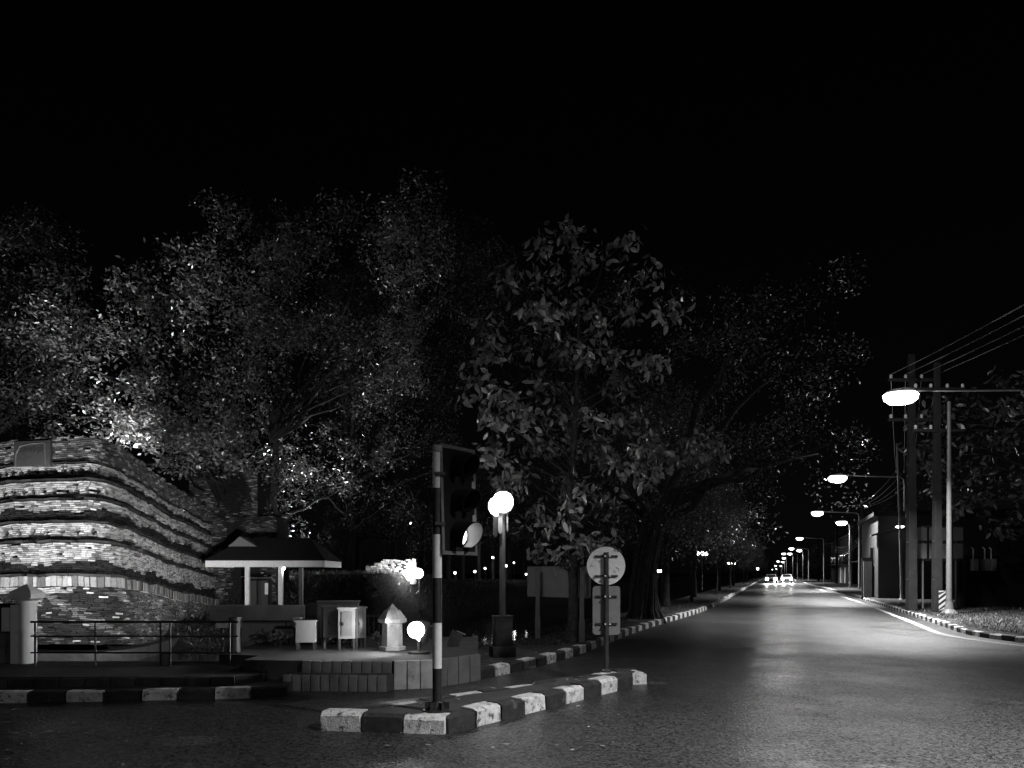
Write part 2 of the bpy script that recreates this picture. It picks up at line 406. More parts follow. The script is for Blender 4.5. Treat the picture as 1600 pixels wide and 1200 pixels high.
def kerb_run(path, parent, length, height, width=0.16, slope=0.03, start=0, dark=None, white=None, zb=0.0, limit=999, skip=None):
    variants = {}
    for w_ in (0, 1):
        for s_ in range(3):
            m_ = kerb_mesh(length, width, height, slope, s_ + 10 * w_); m_.materials.append((white or M['kerb_white']) if w_ else (dark or M['kerb_dark'])); variants[(w_, s_)] = m_
    pts = [Vector((x, y)) for x, y in path]; k = start; i = 0; pos = pts[0].copy(); left = length; n = 0
    cur = pts[0].copy(); idx = 1
    while idx < len(pts) and n < limit:
        need = length; p = cur.copy()
        while idx < len(pts) and (pts[idx] - p).length < need:
            need -= (pts[idx] - p).length; p = pts[idx].copy(); idx += 1
        if idx >= len(pts): break
        q = p + (pts[idx] - p).normalized() * need
        mid = (cur + q) / 2; t = (q - cur).normalized()
        if not (skip and skip(mid)):
            o = obj('kerb_stone', variants[(k % 2, random.randrange(3))], None, parent)
            ang = math.atan2(t.y, t.x)
            o.location = (mid.x, mid.y, zb + random.uniform(-.006, .006)); o.rotation_euler = (random.uniform(-.03, .03), random.uniform(-.012, .012), ang + random.uniform(-.02, .02)); o.scale = (random.uniform(.95, 1.0), random.uniform(.95, 1.05), random.uniform(.93, 1.05))
        cur = q; k += 1; n += 1
    return k
kerb_run(KL, pave_low, 0.42, 0.125, start=0)
KRs = smooth2(KR[:9]) + KR[9:]
strip_o = bpy.data.objects['tree_strip']
kerb_run([p for p in KRs if p[1] < 60], strip_o, 0.42, 0.16, skip=lambda p: 30.5 < p.y < 33.0)
KVs = smooth2(KV[:9]) + KV[9:]
verge_o = bpy.data.objects['verge']
kerb_run([p for p in reversed(KVs) if 12.4 < p[1] < 45], verge_o, 0.42, 0.13, width=0.16)
# far kerbs run on as plain strips
for nm, line, off in (('far_kerb', KR, 0.16), ('far_kerb', KV, -0.16)):
    pts = [p for p in line if p[1] >= 44]; q = offset_line(pts, off); mb = MB()
    for i in range(len(pts) - 1):
        x = [pts[i], pts[i + 1], q[i + 1], q[i]]
        mb.prism([tuple(p) for p in x], -0.05, 0.165)
    tag(mb.build(nm, M['pale_stone']), kind='structure')

# the traffic island
ISL = [(-1.84, 7.05), (-0.72, 6.86), (-0.55, 6.98), (1.76, 9.96), (1.86, 10.12), (1.78, 10.36), (1.55, 10.38)]
isl_in = [(-1.70, 7.17), (-0.78, 7.02), (-0.64, 7.1), (1.66, 10.02), (1.70, 10.12), (1.64, 10.24), (1.5, 10.26)]
island = sheet('traffic_island', isl_in, -0.05, 0.165, M['pavement'])
kerb_run([ISL[0], (-0.60, 6.87)], island, 0.41, 0.175, width=0.2, slope=0.05, start=1)
kerb_run([(-0.60, 6.9), (1.82, 10.04)], island, 0.40, 0.175, width=0.2, slope=0.05, start=0)
kerb_run([(1.84, 10.02), (1.74, 10.40)], island, 0.36, 0.175, width=0.2, slope=0.05, start=1)
kerb_run([(1.62, 10.42), (-1.9, 7.0)], island, 0.41, 0.175, width=0.16, slope=0.05, start=0)

# facing stones of the terrace
def facing(p0, p1, n, z0, z1, m, parent, thick=0.05, gap=0.012):
    p0 = Vector((*p0, 0)); p1 = Vector((*p1, 0)); t = (p1 - p0); Ln = t.length; t.normalize(); nrm = Vector((t.y, -t.x, 0)); ang = math.atan2(t.y, t.x)
    for i in range(n):
        L0 = Ln / n
        c = p0 + t * (L0 * (i + .5)) + nrm * (thick / 2 - 0.01 + random.uniform(0, .012))
        b = MB().box((0, 0, 0), (L0 - gap, thick, z1 - z0 + random.uniform(-.012, .006)))
        o = b.build('facing_stone', m, parent, bevel=0.008, smooth=True)
        o.location = (c.x, c.y, (z0 + z1) / 2); o.rotation_euler = (random.uniform(-.03, .03), random.uniform(-.02, .02), ang)
facing((-2.95, 9.50), (-1.60, 9.42), 11, -0.02, 0.205, M['concrete'], lower_step)
facing((-2.75, 9.68), (-1.56, 9.61), 9, 0.2, 0.365, M['concrete'], terrace)
facing((-1.55, 9.61), (-1.05, 9.74), 3, -0.02, 0.37, M['pale_stone'], terrace, 0.07)
facing((-1.05, 9.74), (-0.48, 10.42), 4, -0.02, 0.37, M['concrete'], terrace, 0.06)
facing((-7.6, 9.12 - 0.30), (-3.45, 9.19), 14, 0.1, 0.225, M['dark_concrete'], pave_up, 0.04)

# ------------------------------------------------------------------ the brick bastion
BP = [(-80, 25.6, 0.0), (0, 24.6, 0.0), (90, 24.1, 0.0), (150, 24.1, 0.0), (186, 24.75, -0.03), (212, 25.9, -0.16), (246, 28.2, -0.42), (288, 31.8, -0.76), (338, 36.8, -1.15)]
bp3 = [Vector((XD(px, d), d, dz)) for px, d, dz in BP]
def catmull(pts, n=10):
    out = []
    for i in range(len(pts) - 1):
        p0 = pts[max(i - 1, 0)]; p1 = pts[i]; p2 = pts[i + 1]; p3 = pts[min(i + 2, len(pts) - 1)]
        for k in range(n):
            t = k / n
            out.append(0.5 * ((2 * p1) + (p2 - p0) * t + (2 * p0 - 5 * p1 + 4 * p2 - p3) * t * t + (3 * p1 - p0 - 3 * p2 + p3) * t ** 3))
    return out + [pts[-1].copy()]
class Path:
    def __init__(s, pts):
        s.p = pts; s.a = [0.0]
        for i in range(1, len(pts)): s.a.append(s.a[-1] + (pts[i].xy - pts[i - 1].xy).length)
        s.L = s.a[-1]
    def at(s, u, off=0.0):
        u = min(max(u, 0.0), s.L - 1e-6); i = int(np.searchsorted(s.a, u)) ; i = min(max(i, 1), len(s.p) - 1)
        t = (u - s.a[i - 1]) / max(1e-9, s.a[i] - s.a[i - 1]); q = s.p[i - 1].lerp(s.p[i], t)
        j0 = max(i - 2, 0); j1 = min(i + 1, len(s.p) - 1)
        tg = (s.p[j1] - s.p[j0]); tg.z = 0; tg.normalize(); nr = Vector((tg.y, -tg.x, 0))
        return Vector((q.x + nr.x * off, q.y + nr.y * off, q.z)), tg, nr
BPATH = Path(catmull(bp3))
bast = empty('brick_bastion', (BPATH.at(6)[0].x, 24.3, -1.4), 'old brick corner bastion with stepped courses and rows of cross-shaped holes', 'bastion')
MBI = bast.location.copy()
# tiers: z0, z1, outward offset, kind
TIERS = [(-0.80, 1.06, 0.10, 'rough'), (1.06, 1.42, 0.16, 'soldier'), (1.42, 1.50, 0.20, 'lip'), (1.50, 2.52, -0.06, 'brick'), (2.52, 2.60, 0.10, 'lip'),
         (2.60, 3.18, -0.14, 'cross'), (3.18, 3.25, 0.0, 'lip'), (3.25, 3.93, -0.20, 'brick'), (3.93, 4.0, -0.08, 'lip'), (4.0, 4.56, -0.22, 'cross'), (4.56, 4.64, -0.05, 'lip'),
         (4.64, 5.14, -0.30, 'cross2'), (5.14, 5.19, -0.22, 'lip'), (5.19, 6.06, -0.36, 'top')]
class Bricks:
    def __init__(s): s.v = []; s.f = []; s.t = []; s.key = []
    def brick(s, corners, tone):
        b = len(s.v); s.v += [tuple(c) for c in corners]
        s.f += [(b, b + 1, b + 5, b + 4), (b + 1, b + 2, b + 6, b + 5), (b + 2, b + 3, b + 7, b + 6), (b + 3, b, b + 4, b + 7), (b + 4, b + 5, b + 6, b + 7)]
        s.t += [tone] * 5
wallB = Bricks(); singles = []
core = MB()
def brick_corners(path, u0, u1, z0, z1, off, depth=0.26):
    cs = []
    for z in (z0, z1):
        for u, o_ in ((u0, off), (u1, off), (u1, off - depth), (u0, off - depth)):
            bulge = .05 * n1(u * .8, z * 1.9 + 3) + .02 * n1(u * 3.1, z * 5)      # the old wall sags and bulges
            q, tg, nr = path.at(u, o_ + bulge); cs.append(Vector((q.x, q.y, q.z + z + .045 * n1(u * .7, 2.0) + .02 * n1(u * 2.3, z0 * .6))))
    # order: bottom ring then top ring -> faces front/right/back/left/top
    return cs
def n1(x, s=0.0):  # cheap 1-D noise
    return math.sin(x * 1.7 + s) * 0.5 + math.sin(x * 3.9 + s * 2.3) * 0.3 + math.sin(x * 9.1 + s * 1.1) * 0.2
def lay(path, z0, z1, off, kind, ustart=0.0, uend=None, dark=1.0, seed=0, single_ok=None):
    uend = uend or path.L; rr = random.Random(seed)
    rows = max(1, round((z1 - z0) / 0.066)); rh = (z1 - z0) / rows
    cz = []
    if kind in ('cross', 'cross2'):
        sp = (0.41 if z0 > 3.5 else 0.56) if kind == 'cross' else 0.34
        crow = (3 if z0 > 3.5 else 4) if kind == 'cross' else 4
        uc = ustart + 0.2
        while uc < uend: cz.append(uc + rr.uniform(-.015, .015)); uc += sp
    for r_ in range(rows):
        za = z0 + r_ * rh; zb = za + rh - 0.017
        u = ustart - rr.uniform(0, 0.25)
        while u < uend:
            Lb = rr.uniform(0.17, 0.29); segs = [(max(u, ustart), min(u + Lb - 0.016, uend))]
            for c in cz:
                hw = 0.11 if r_ == crow else (0.05 if abs(r_ - crow) == 1 else 0)
                if hw:
                    ns = []
                    for a, b in segs:
                        if b <= c - hw or a >= c + hw: ns.append((a, b)); continue
                        if a < c - hw: ns.append((a, c - hw))
                        if b > c + hw: ns.append((c + hw, b))
                    segs = ns
            um = u + Lb / 2; fz = (za - z0)
            tone = rr.uniform(0.55, 1.5)
            if kind == 'rough':
                k = n1(um * 1.3 + za * 2, 1.0 + za) + rr.uniform(-.5, .5)
                flank = min(1, max(0, (um - 6.9) / 1.5))
                tone = (0.07 if k < 0.35 else 0.3) * rr.uniform(.6, 1.4) + 0.28 * flank * rr.uniform(.3, 1.2)
                if rr.random() < 0.05: tone = rr.uniform(0.8, 1.5)
                if z1 - za < 0.2 and um < 5.6: tone = rr.uniform(.6, 1.4)
            elif kind in ('brick', 'cross', 'cross2'):
                # uneven dark belt above each ledge: algae and ledge shadow, painted into the tone
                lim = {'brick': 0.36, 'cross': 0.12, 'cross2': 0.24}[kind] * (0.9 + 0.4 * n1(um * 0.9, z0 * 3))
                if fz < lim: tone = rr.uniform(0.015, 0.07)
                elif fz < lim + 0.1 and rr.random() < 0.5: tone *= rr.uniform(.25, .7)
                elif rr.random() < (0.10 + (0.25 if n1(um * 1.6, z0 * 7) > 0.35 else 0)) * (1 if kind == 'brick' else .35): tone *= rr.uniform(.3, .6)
            elif kind == 'top':
                tone = rr.uniform(.12, .4) if rr.random() < 0.8 else rr.uniform(.5, 1.2)
            tone *= dark
            for a, b in segs:
                if b - a < 0.03: continue
                if rr.random() < {'rough': .05, 'top': .03 + (.35 if z1 - za < .2 else 0)}.get(kind, .018): continue
                jut = rr.uniform(-.02, .016) * (2.2 if kind == 'rough' else 1.0)
                if single_ok and single_ok(kind, um, za) and len(singles) < 300 and b - a > 0.15: singles.append((path, a, b, za, zb, off + jut, tone))
                else: wallB.brick(brick_corners(path, a, b, za, zb, off + jut), tone)
            u += Lb
def lip(path, z0, z1, off, us=0.0, ue=None, dark=1.0, seed=0):
    ue = ue or path.L; rr = random.Random(seed); u = us
    while u < ue:
        Lb = rr.uniform(.2, .5)
        if rr.random() < .1: u += Lb; continue
        wallB.brick(brick_corners(path, u, min(u + Lb - .006, ue), z0, z1 + rr.uniform(-.01, .006), off + rr.uniform(-.025, .01), 0.35), rr.uniform(.04, .14) * dark); u += Lb
def soldier(path, z0, z1, off, us=0.0, ue=None, seed=0):
    ue = ue or path.L; rr = random.Random(seed); u = us
    while u < ue:
        Lb = rr.uniform(.15, .21); tone = rr.uniform(.55, 1.15) if rr.random() < .75 else rr.uniform(.15, .4)
        if u > 6.6: tone *= 0.75
        wallB.brick(brick_corners(path, u, min(u + Lb - .03, ue), z0 + rr.uniform(0, .04), z1 - rr.uniform(0, .03), off + rr.uniform(-.02, .02)), tone); u += Lb
USTART = 2.0
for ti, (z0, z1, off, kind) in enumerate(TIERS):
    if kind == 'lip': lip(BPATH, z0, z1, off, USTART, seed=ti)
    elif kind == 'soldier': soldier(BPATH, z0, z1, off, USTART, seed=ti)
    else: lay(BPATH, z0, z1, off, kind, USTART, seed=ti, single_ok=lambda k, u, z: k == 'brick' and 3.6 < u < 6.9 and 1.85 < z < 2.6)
    # solid core just behind the bricks
    us = np.linspace(USTART, BPATH.L, 90); b0 = len(core.v)
    for u in us:
        q, tg, nr = BPATH.at(u, off - (0.34 if kind in ('cross', 'cross2') else 0.19)); core.v += [(q.x, q.y, q.z + z0), (q.x, q.y, q.z + z1)]
    for i in range(len(us) - 1): core.f.append((b0 + 2 * i, b0 + 2 * i + 2, b0 + 2 * i + 3, b0 + 2 * i + 1)); core.mi.append(0)
    prevoff = TIERS[ti + 1][2] if ti + 1 < len(TIERS) else off - 0.6
    b0 = len(core.v)
    for u in us:
        q, tg, nr = BPATH.at(u, off - 0.18); q2, _, _ = BPATH.at(u, prevoff - 0.1)
        core.v += [(q.x, q.y, q.z + z1), (q2.x, q2.y, q2.z + z1)]
    for i in range(len(us) - 1): core.f.append((b0 + 2 * i, b0 + 2 * i + 2, b0 + 2 * i + 3, b0 + 2 * i + 1)); core.mi.append(0)
def rel(o):
    for v in o.data.vertices: v.co -= MBI
    o.data.update()
def brick_mesh(B, name, parent, origin, mats):
    me = bpy.data.meshes.new(name); v = [(x - origin.x, y - origin.y, z - origin.z) for x, y, z in B.v]
    me.from_pydata(v, [], B.f); tone_attr(me, B.t); me.update()
    return obj(name, me, mats, parent)
co = core.build('masonry_core', M['mortar'], bast); rel(co)
fill = [(q.x, q.y) for q in (BPATH.at(u, -0.75)[0] for u in np.linspace(USTART, BPATH.L, 40))] + [(-19.5, 36.8)]
fo_ = MB().prism(fill, 2.0, 4.0).build('earth_fill', M['soil'], bast, tri=True); rel(fo_)
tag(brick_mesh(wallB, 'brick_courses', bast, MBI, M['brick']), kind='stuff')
for (pa, a, b, za, zb, off, tone) in singles:
    B = Bricks(); cs = brick_corners(pa, a, b, za, zb, off); c0 = sum(cs, Vector()) / 8
    B.brick(cs, tone); o = brick_mesh(B, 'brick', bast, c0, M['brick']); o.location = c0 - MBI
# concrete footing at the water line
mb = MB(); us = np.linspace(USTART, BPATH.L, 60)
for (za, zb, of) in ((-2.3, -1.0, 0.55),):
    b0 = len(mb.v)
    for u in us:
        q, tg, nr = BPATH.at(u, of); q2, _, _ = BPATH.at(u, -0.2)
        mb.v += [(q.x, q.y, za), (q.x, q.y, zb), (q2.x, q2.y, zb)]
    for i in range(len(us) - 1):
        for k in (0, 1): mb.f.append((b0 + 3 * i + k, b0 + 3 * i + 3 + k, b0 + 3 * i + 4 + k, b0 + 3 * i + k + 1)); mb.mi.append(0)
fo = mb.build('concrete_footing', M['dark_concrete'], bast); rel(fo)

# name stone on the upper wall
pl_u = None
best = min(np.linspace(2, 7, 200), key=lambda u: abs(XD(40, BPATH.at(u)[0].y) - BPATH.at(u)[0].x)); q, tg, nr = BPATH.at(best, -0.33)
plq = empty('name_stone', (q.x, q.y, 5.10), 'dark carved stone name plaque with a pale rim high on the brick bastion', 'plaque', rz=math.atan2(tg.y, tg.x))
boxpart('slab', (0, -0.05, 0.42), (1.46, 0.1, 0.84), M['stone_dark'], plq, bevel=0.01)
rim = [(-0.63, 0.02), (-0.63, 0.42), (-0.46, 0.68), (-0.1, 0.74), (0.52, 0.76), (0.55, 0.02)]
MB().tube([(x, -0.105, z) for x, z in rim], 0.022, 6).build('rim', M['stone_rim'], plq)
def text_mesh(txt, size, depth=0.004):
    c = bpy.data.curves.new('t', 'FONT'); c.body = txt; c.size = size; c.extrude = depth; c.align_x = 'CENTER'; c.align_y = 'CENTER'
    o = bpy.data.objects.new('t', c); COL.objects.link(o)
    dg = bpy.context.evaluated_depsgraph_get(); me = bpy.data.meshes.new_from_object(o.evaluated_get(dg))
    bpy.data.objects.remove(o); return me
tm = text_mesh('แจ่งศรีภูมิ', 0.24)
lt = obj('lettering', tm, M['letter'], plq); lt.location = (-0.03, -0.106, 0.56); lt.rotation_euler = (R(90), 0, 0)

# ------------------------------------------------------------------ the brick wall block behind the bastion
BW = Path([Vector((XD(296, 37.5), 37.5, 0)), Vector((XD(350, 37.7), 37.7, 0)), Vector((XD(402, 37.6), 37.6, 0))])
BW2 = Path([Vector((XD(300, 37.0), 37.0, 0)), Vector((XD(370, 37.2), 37.2, 0)), Vector((XD(432, 37.1), 37.1, 0))])
bw = empty('brick_wall', (BW.at(1)[0].x, 37.5, -0.6), 'dim square brick wall block joining the bastion behind the small shelter', 'brick wall')
wallB = Bricks()
lay(BW, ZD(812, 37.5), ZD(730, 37.5), 0.0, 'top', dark=0.9, seed=70)
lay(BW2, -0.6, ZD(806, 37.0), 0.0, 'top', dark=1.0, seed=71)
MBI2 = bw.location.copy()
tag(brick_mesh(wallB, 'brick_courses', bw, MBI2, M['brick']), kind='stuff')
mb = MB()
for Pth, za, zb in ((BW, -0.6, ZD(731, 37.5)), (BW2, -0.6, ZD(807, 37.0))):
    a = Pth.at(0)[0]; b = Pth.at(Pth.L)[0]
    mb.box(((a.x + b.x) / 2, (a.y + b.y) / 2 + 1.1, (za + zb) / 2), (b.x - a.x, 2.0, zb - za))
co = mb.build('masonry_core', M['mortar'], bw)
for v in co.data.vertices: v.co -= MBI2
# lit garden wall by the floodlight on the far bank
gw0 = XD(572, 45.0); gw1 = XD(646, 43.6); gz = 0.9
gw = empty('garden_wall', (gw0, 45, gz), 'short rough brick wall brightly lit by the floodlight on the far bank', 'brick wall')
GW = Path([Vector((gw0, 45.0, 0)), Vector(((gw0 + gw1) / 2, 44.4, 0)), Vector((gw1, 43.6, 0))])
wallB = Bricks(); r_ = random.Random(5)
for row in range(15):
    z0 = gz + row * 0.1; u = -r_.uniform(0, .2)
    top = GW.L if row < 9 else GW.L
    while u < GW.L:
        Lb = r_.uniform(.18, .32)
        if not (row > 12 and (u < 1.0 or r_.random() < .25)) and not (row > 10 and u < .5):
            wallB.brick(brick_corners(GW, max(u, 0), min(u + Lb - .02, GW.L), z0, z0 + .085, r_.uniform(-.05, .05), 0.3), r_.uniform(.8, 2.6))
        u += Lb
tag(brick_mesh(wallB, 'brick_courses', gw, gw.location, M['brick']), kind='stuff')
mb = MB(); a = GW.at(0)[0] - gw.location; b = GW.at(GW.L)[0] - gw.location
mb.box((1.38, -.36, 0.3), (2.9, .25, 1.9), rz=math.atan2(-1.4, 2.8)); mb.build('masonry_core', M['mortar'], gw)

# ------------------------------------------------------------------ street lamps
def street_lamp(arm, h, label, group, power):
    root = empty('street_lamp', (0, 0, 0), label, 'street lamp', group)   # root at pole foot, arm points to -x
    MB().tube([(0, 0, 0), (0, 0, h * .5), (0, 0, h - .6), (-0.06, 0, h - .25), (-0.3, 0, h - .1), (-arm * .5, 0, h), (-arm + .3, 0, h + .12)], [.1, .085, .07, .05, .045, .04, .035], 10).build('pole', M['grey_metal'], root, smooth=True)
    MB().box((0, 0, .02), (.34, .34, .04)).build('base_plate', M['grey_metal'], root, bevel=.006)
    hd = MB(); vs = []
    for x, w_, z0, z1 in ((-.46, .06, .02, .07), (-.35, .14, -.02, .12), (0, .19, -.04, .17), (.3, .12, 0, .13), (.46, .05, .03, .09)):
        vs.append([(x, -w_, z0), (x, w_, z0), (x, w_ * .7, z1), (x, -w_ * .7, z1)])
    fl = [p for r0 in vs for p in r0]; fs = [(3, 2, 1, 0), (16, 17, 18, 19)]
    for i in range(4):
        for k in range(4): fs.append((4 * i + k, 4 * i + (k + 1) % 4, 4 * i + 4 + (k + 1) % 4, 4 * i + 4 + k))
    hd.add([(-arm + x, y, h + .05 + z) for x, y, z in fl], fs)
    head = hd.build('lamp_head', M['grey_metal'], root, smooth=True)
    ln = MB(); ln.lathe([(.06, -.27), (.19, -.24), (.27, -.15), (.29, -.02), (.24, .04)], 14)
    lo = ln.build('lens', M['lamp_lens'], head, smooth=True); lo.location = (-arm - .05, 0, h + .03); lo.scale = (1.8, 1.0, 1.25)
    ld = bpy.data.lights.new('lamp_light', 'AREA'); ld.shape = 'DISK'; ld.size = .4; ld.energy = power; ld.spread = R(120)
    lb = bpy.data.objects.new('lamp_light', ld); COL.objects.link(lb); lb.parent = root; lb.location = (-arm - .05, 0, h - .36)
    ld = bpy.data.lights.new('bowl_light', 'POINT'); ld.energy = power * .15; ld.shadow_soft_size = .03
    lb = bpy.data.objects.new('bowl_light', ld); COL.objects.link(lb); lb.parent = root; lb.location = (-arm - .05, 0, h - .44)
    return root
armrz = math.atan2(V2.y, V2.x)
GL = 'street lamps in a row along the street'
ARM = 3.5
proto = street_lamp(ARM, 7.1, 'curved-arm steel street lamp leaning over the street, nearest of the row', GL, 1500)
def lamp_at(px, py, d=None, first=None, label=None):
    d = d or 5.7 * F / (HZ - py); x = XD(px, d)
    loc = Vector((x, d, 0.1)) + V2 * ARM
    if first: first.location = loc; first.rotation_euler = (0, 0, armrz); return first
    return clone(proto, loc, armrz, label)
lamp_at(1410, 617, first=proto)
proto['label'] = 'long-armed street lamp beside the leafy tree, its head blazing over the road'
lamp_at(1310, 746, label='long-armed street lamp rising behind the twin concrete utility poles')
lamp_at(1278, 801, label='long-armed street lamp beyond the grey shop wall, third along the row')
for px, py in ((1250, 841), (1237, 857), (1225, 865), (1216, 877), (1212, 884), (1207, 890)):
    lamp_at(px, py, label='small distant street lamp far down the row')
c = clone(proto, Vector((SL * 3.2 + 4.5, 3.2, 0.1)) + V2 * ARM, armrz, 'street lamp standing beside the open junction, lighting the near asphalt')
def own_light(root, power):
    for ch in children(root):
        if ch.type == 'LIGHT' and ch.data.type == 'AREA': ch.data = ch.data.copy(); ch.data.energy = power
own_light(c, 1150)
jl = clone(proto, Vector((0.4, -6.2, 0.02)) + V2 * ARM, armrz, 'street lamp standing at the near side of the junction, lighting the island kerbs')
own_light(jl, 270)
GS = 'short-armed lamps on the shop side'
p2 = street_lamp(0.7, 6.6, 'short-armed lamp on a slim pole in front of the shops', GS, 500)
p2.location = Vector((XD(1315, 74), 74, .1)) + V2 * .75; p2.rotation_euler = (0, 0, armrz)
for px, py in ((1249, 860), (1234, 865), (1225, 872), (1223, 878), (1220, 884), (1213, 889)):
    d = 5.2 * F / (HZ - py); clone(p2, Vector((XD(px, d), d, .1)) + V2 * .75, armrz, 'tiny distant short-armed lamp farther along the shops')

# ------------------------------------------------------------------ floodlights
def floodlight(name, loc, target, power, label, spread=110, lens=True, size=.3, sh_=.0, bulb=0.0, bp_=0.0):
    loc = (loc[0], loc[1], loc[2] - sh_)
    root = empty(name, loc, label, 'floodlight')
    MB().lathe([(.16, 0), (.16, .03), (.03, .04), (.025, .2 + sh_)], 12).build('stand', M['dark_metal'], root)
    dv = (Vector(target) - Vector(loc) - Vector((0, 0, .3 + sh_))).normalized()
    qt = dv.to_track_quat('-Y', 'Z').to_matrix().to_4x4()
    h_ = MB(); h_.box((0, .06, 0), (size * 1.2, .12, size * .9)); h_.box((0, .16, 0), (size * .8, .1, size * .55))
    for k in (-1, 1): h_.box((k * size * .62, .06, -.05), (.015, .05, .26))
    ho = h_.build('housing', M['dark_metal'], root); ho.matrix_local = Matrix.Translation((0, 0, .32 + sh_)) @ qt
    l_ = MB().box((0, -.006, 0), (size * 1.1, .012, size * .8)).build('lens', M['flood_lens'], ho)
    ld = bpy.data.lights.new('flood_light', 'AREA'); ld.shape = 'SQUARE'; ld.size = size * .8; ld.energy = power; ld.spread = R(spread)
    lb = bpy.data.objects.new('flood_light', ld); COL.objects.link(lb); lb.parent = root
    lb.location = Vector((0, 0, .32 + sh_)) + dv * .06; lb.rotation_euler = dv.to_track_quat('-Z', 'Y').to_euler()
    if bulb:
        bo = MB().lathe([(bulb * math.sin(math.pi * k / 10) + .002, -bulb * math.cos(math.pi * k / 10)) for k in range(11)], 16).build('bulb', M['flood_lens'], root, smooth=True); bo.location = (-.02, -.1 - bulb * .7, .32 + sh_ + size * .1)
        ld = bpy.data.lights.new('bulb_light', 'POINT'); ld.energy = bp_; ld.shadow_soft_size = .03
        lb = bpy.data.objects.new('bulb_light', ld); COL.objects.link(lb); lb.parent = root; lb.location = (-.09 - bulb, -.1 - bulb * .7, .32 + sh_ + size * .1)
    return root
# two uplights on the moat footing aimed at the bastion (behind the white gate wall)
floodlight('floodlight', (XD(8, 18.5), 18.5, -1.42), (-14.5, 24.2, 3.6), 210, 'floodlight low behind the white gate post, aimed up at the bastion', 90)
floodlight('floodlight', (-20.5, 18.0, -1.42), (-17.0, 24.6, 3.4), 170, 'floodlight aimed up at the left end of the bastion', 84)
floodlight('floodlight', (XD(415, 41.6), 41.6, 1.45), (XD(432, 39.8), 39.8, 5.0), 900, 'floodlight behind the brick wall block aimed up into the hanging leaves', 150)
for fx, fd, lab in ((186, 28.4, 'floodlight on the bastion top behind the rounded corner, aimed up at the leaves'), (236, 30.2, 'floodlight midway along the bastion top, aimed up at the leaves'), (280, 32.6, 'floodlight on the bastion top beside the brick wall block, aimed up at the leaves')):
    floodlight('floodlight', (XD(fx, fd), fd, 4.0), (XD(fx + 12, fd + .5), fd + .5, 9.5), 330, lab, 150)
floodlight('floodlight', (XD(432, 13.1), 13.1, .36), (-13.4, 28.0, 1.6), 150, 'floodlight behind the low parapet aimed across the moat at the bastion flank', 42)
# the one on the far bank, shining across the lit wall
floodlight('floodlight', (XD(655, 42.6), 42.6, 1.18), (XD(600, 44.6), 44.0, 2.2), 150, 'floodlight with a round glowing bulb on the far bank beside the lit brick wall', 110, size=.4, sh_=1.75, bulb=.3, bp_=150)
# the one on the terrace beside the finial post
floodlight('floodlight', (XD(655, 10.55), 10.55, 0.36), (XD(655, 10.55) - 4.0, 9.6, 1.1), 42, 'small floodlight with a round glowing bulb on the terrace beside the stone finial post', 110, size=.32, bulb=.12, bp_=5)

# ------------------------------------------------------------------ trees
def leaf_mesh(centers, sizes, droop, aspect=0.45, fold=0.25, seed=0, big=False, tone=(0.5, 1.5)):
    """one folded leaf per centre; numpy, all at once"""
    r = np.random.default_rng(seed); n = len(centers); c = np.asarray(centers, dtype=np.float64)
    ax = r.normal(size=(n, 3)); ax[:, 2] = ax[:, 2] * 0.7 - droop; ax /= np.linalg.norm(ax, axis=1)[:, None]
    rn = r.normal(size=(n, 3)); sd = np.cross(ax, rn); sd /= np.linalg.norm(sd, axis=1)[:, None]
    up = np.cross(sd, ax); L_ = np.asarray(sizes)[:, None]; w = L_ * aspect * .5
    if big:
        pts = [c, c + ax * L_ * .35 + sd * w + up * w * fold, c + ax * L_ * .72 + sd * w * .8 + up * w * fold - up * L_ * .05, c + ax * L_ - up * L_ * .16,
               c + ax * L_ * .72 - sd * w * .8 + up * w * fold - up * L_ * .05, c + ax * L_ * .35 - sd * w + up * w * fold, c + ax * L_ * .5 - up * L_ * .02]
        k = 7; fc = [(0, 1, 6), (1, 2, 6), (2, 3, 6), (3, 4, 6), (4, 5, 6), (5, 0, 6)]
    else:
        pts = [c, c + ax * L_ * .5 + sd * w + up * w * fold, c + ax * L_, c + ax * L_ * .5 - sd * w + up * w * fold]
        k = 4; fc = [(0, 1, 2), (0, 2, 3)]
    V = np.stack(pts, axis=1).reshape(-1, 3).astype(np.float32); base = (np.arange(n) * k)[:, None, None]
    Fi = (np.array(fc)[None] + base).reshape(-1).astype(np.int32); nf = n * len(fc)
    me = bpy.data.meshes.new('leaves'); me.vertices.add(len(V)); me.vertices.foreach_set('co', V.reshape(-1))
    me.loops.add(nf * 3); me.loops.foreach_set('vertex_index', Fi)
    me.polygons.add(nf); me.polygons.foreach_set('loop_start', np.arange(nf, dtype=np.int32) * 3); me.polygons.foreach_set('loop_total', np.full(nf, 3, dtype=np.int32))
    me.update(calc_edges=True)
    tn = np.repeat(r.uniform(tone[0], tone[1], n), len(fc)); tone_attr(me, tn)
    return me
def scatter(clusters, seed):
    r = np.random.default_rng(seed); out = []
    for (x, y, z, rad, n) in clusters:
        m = max(2, n // 11)                                       # twigs, then a tuft of leaves round each
        v = r.normal(size=(m, 3)); v /= np.linalg.norm(v, axis=1)[:, None]
        q = rad * r.uniform(0.25, 1.0, m)[:, None] ** 0.6
        v = v * q * np.array([1, 1, .75]); v = v[r.integers(0, m, n)] + r.normal(size=(n, 3)) * min(.22, .09 + .12 * rad)
        out.append(v + np.array([x, y, z]))
    return np.concatenate(out)
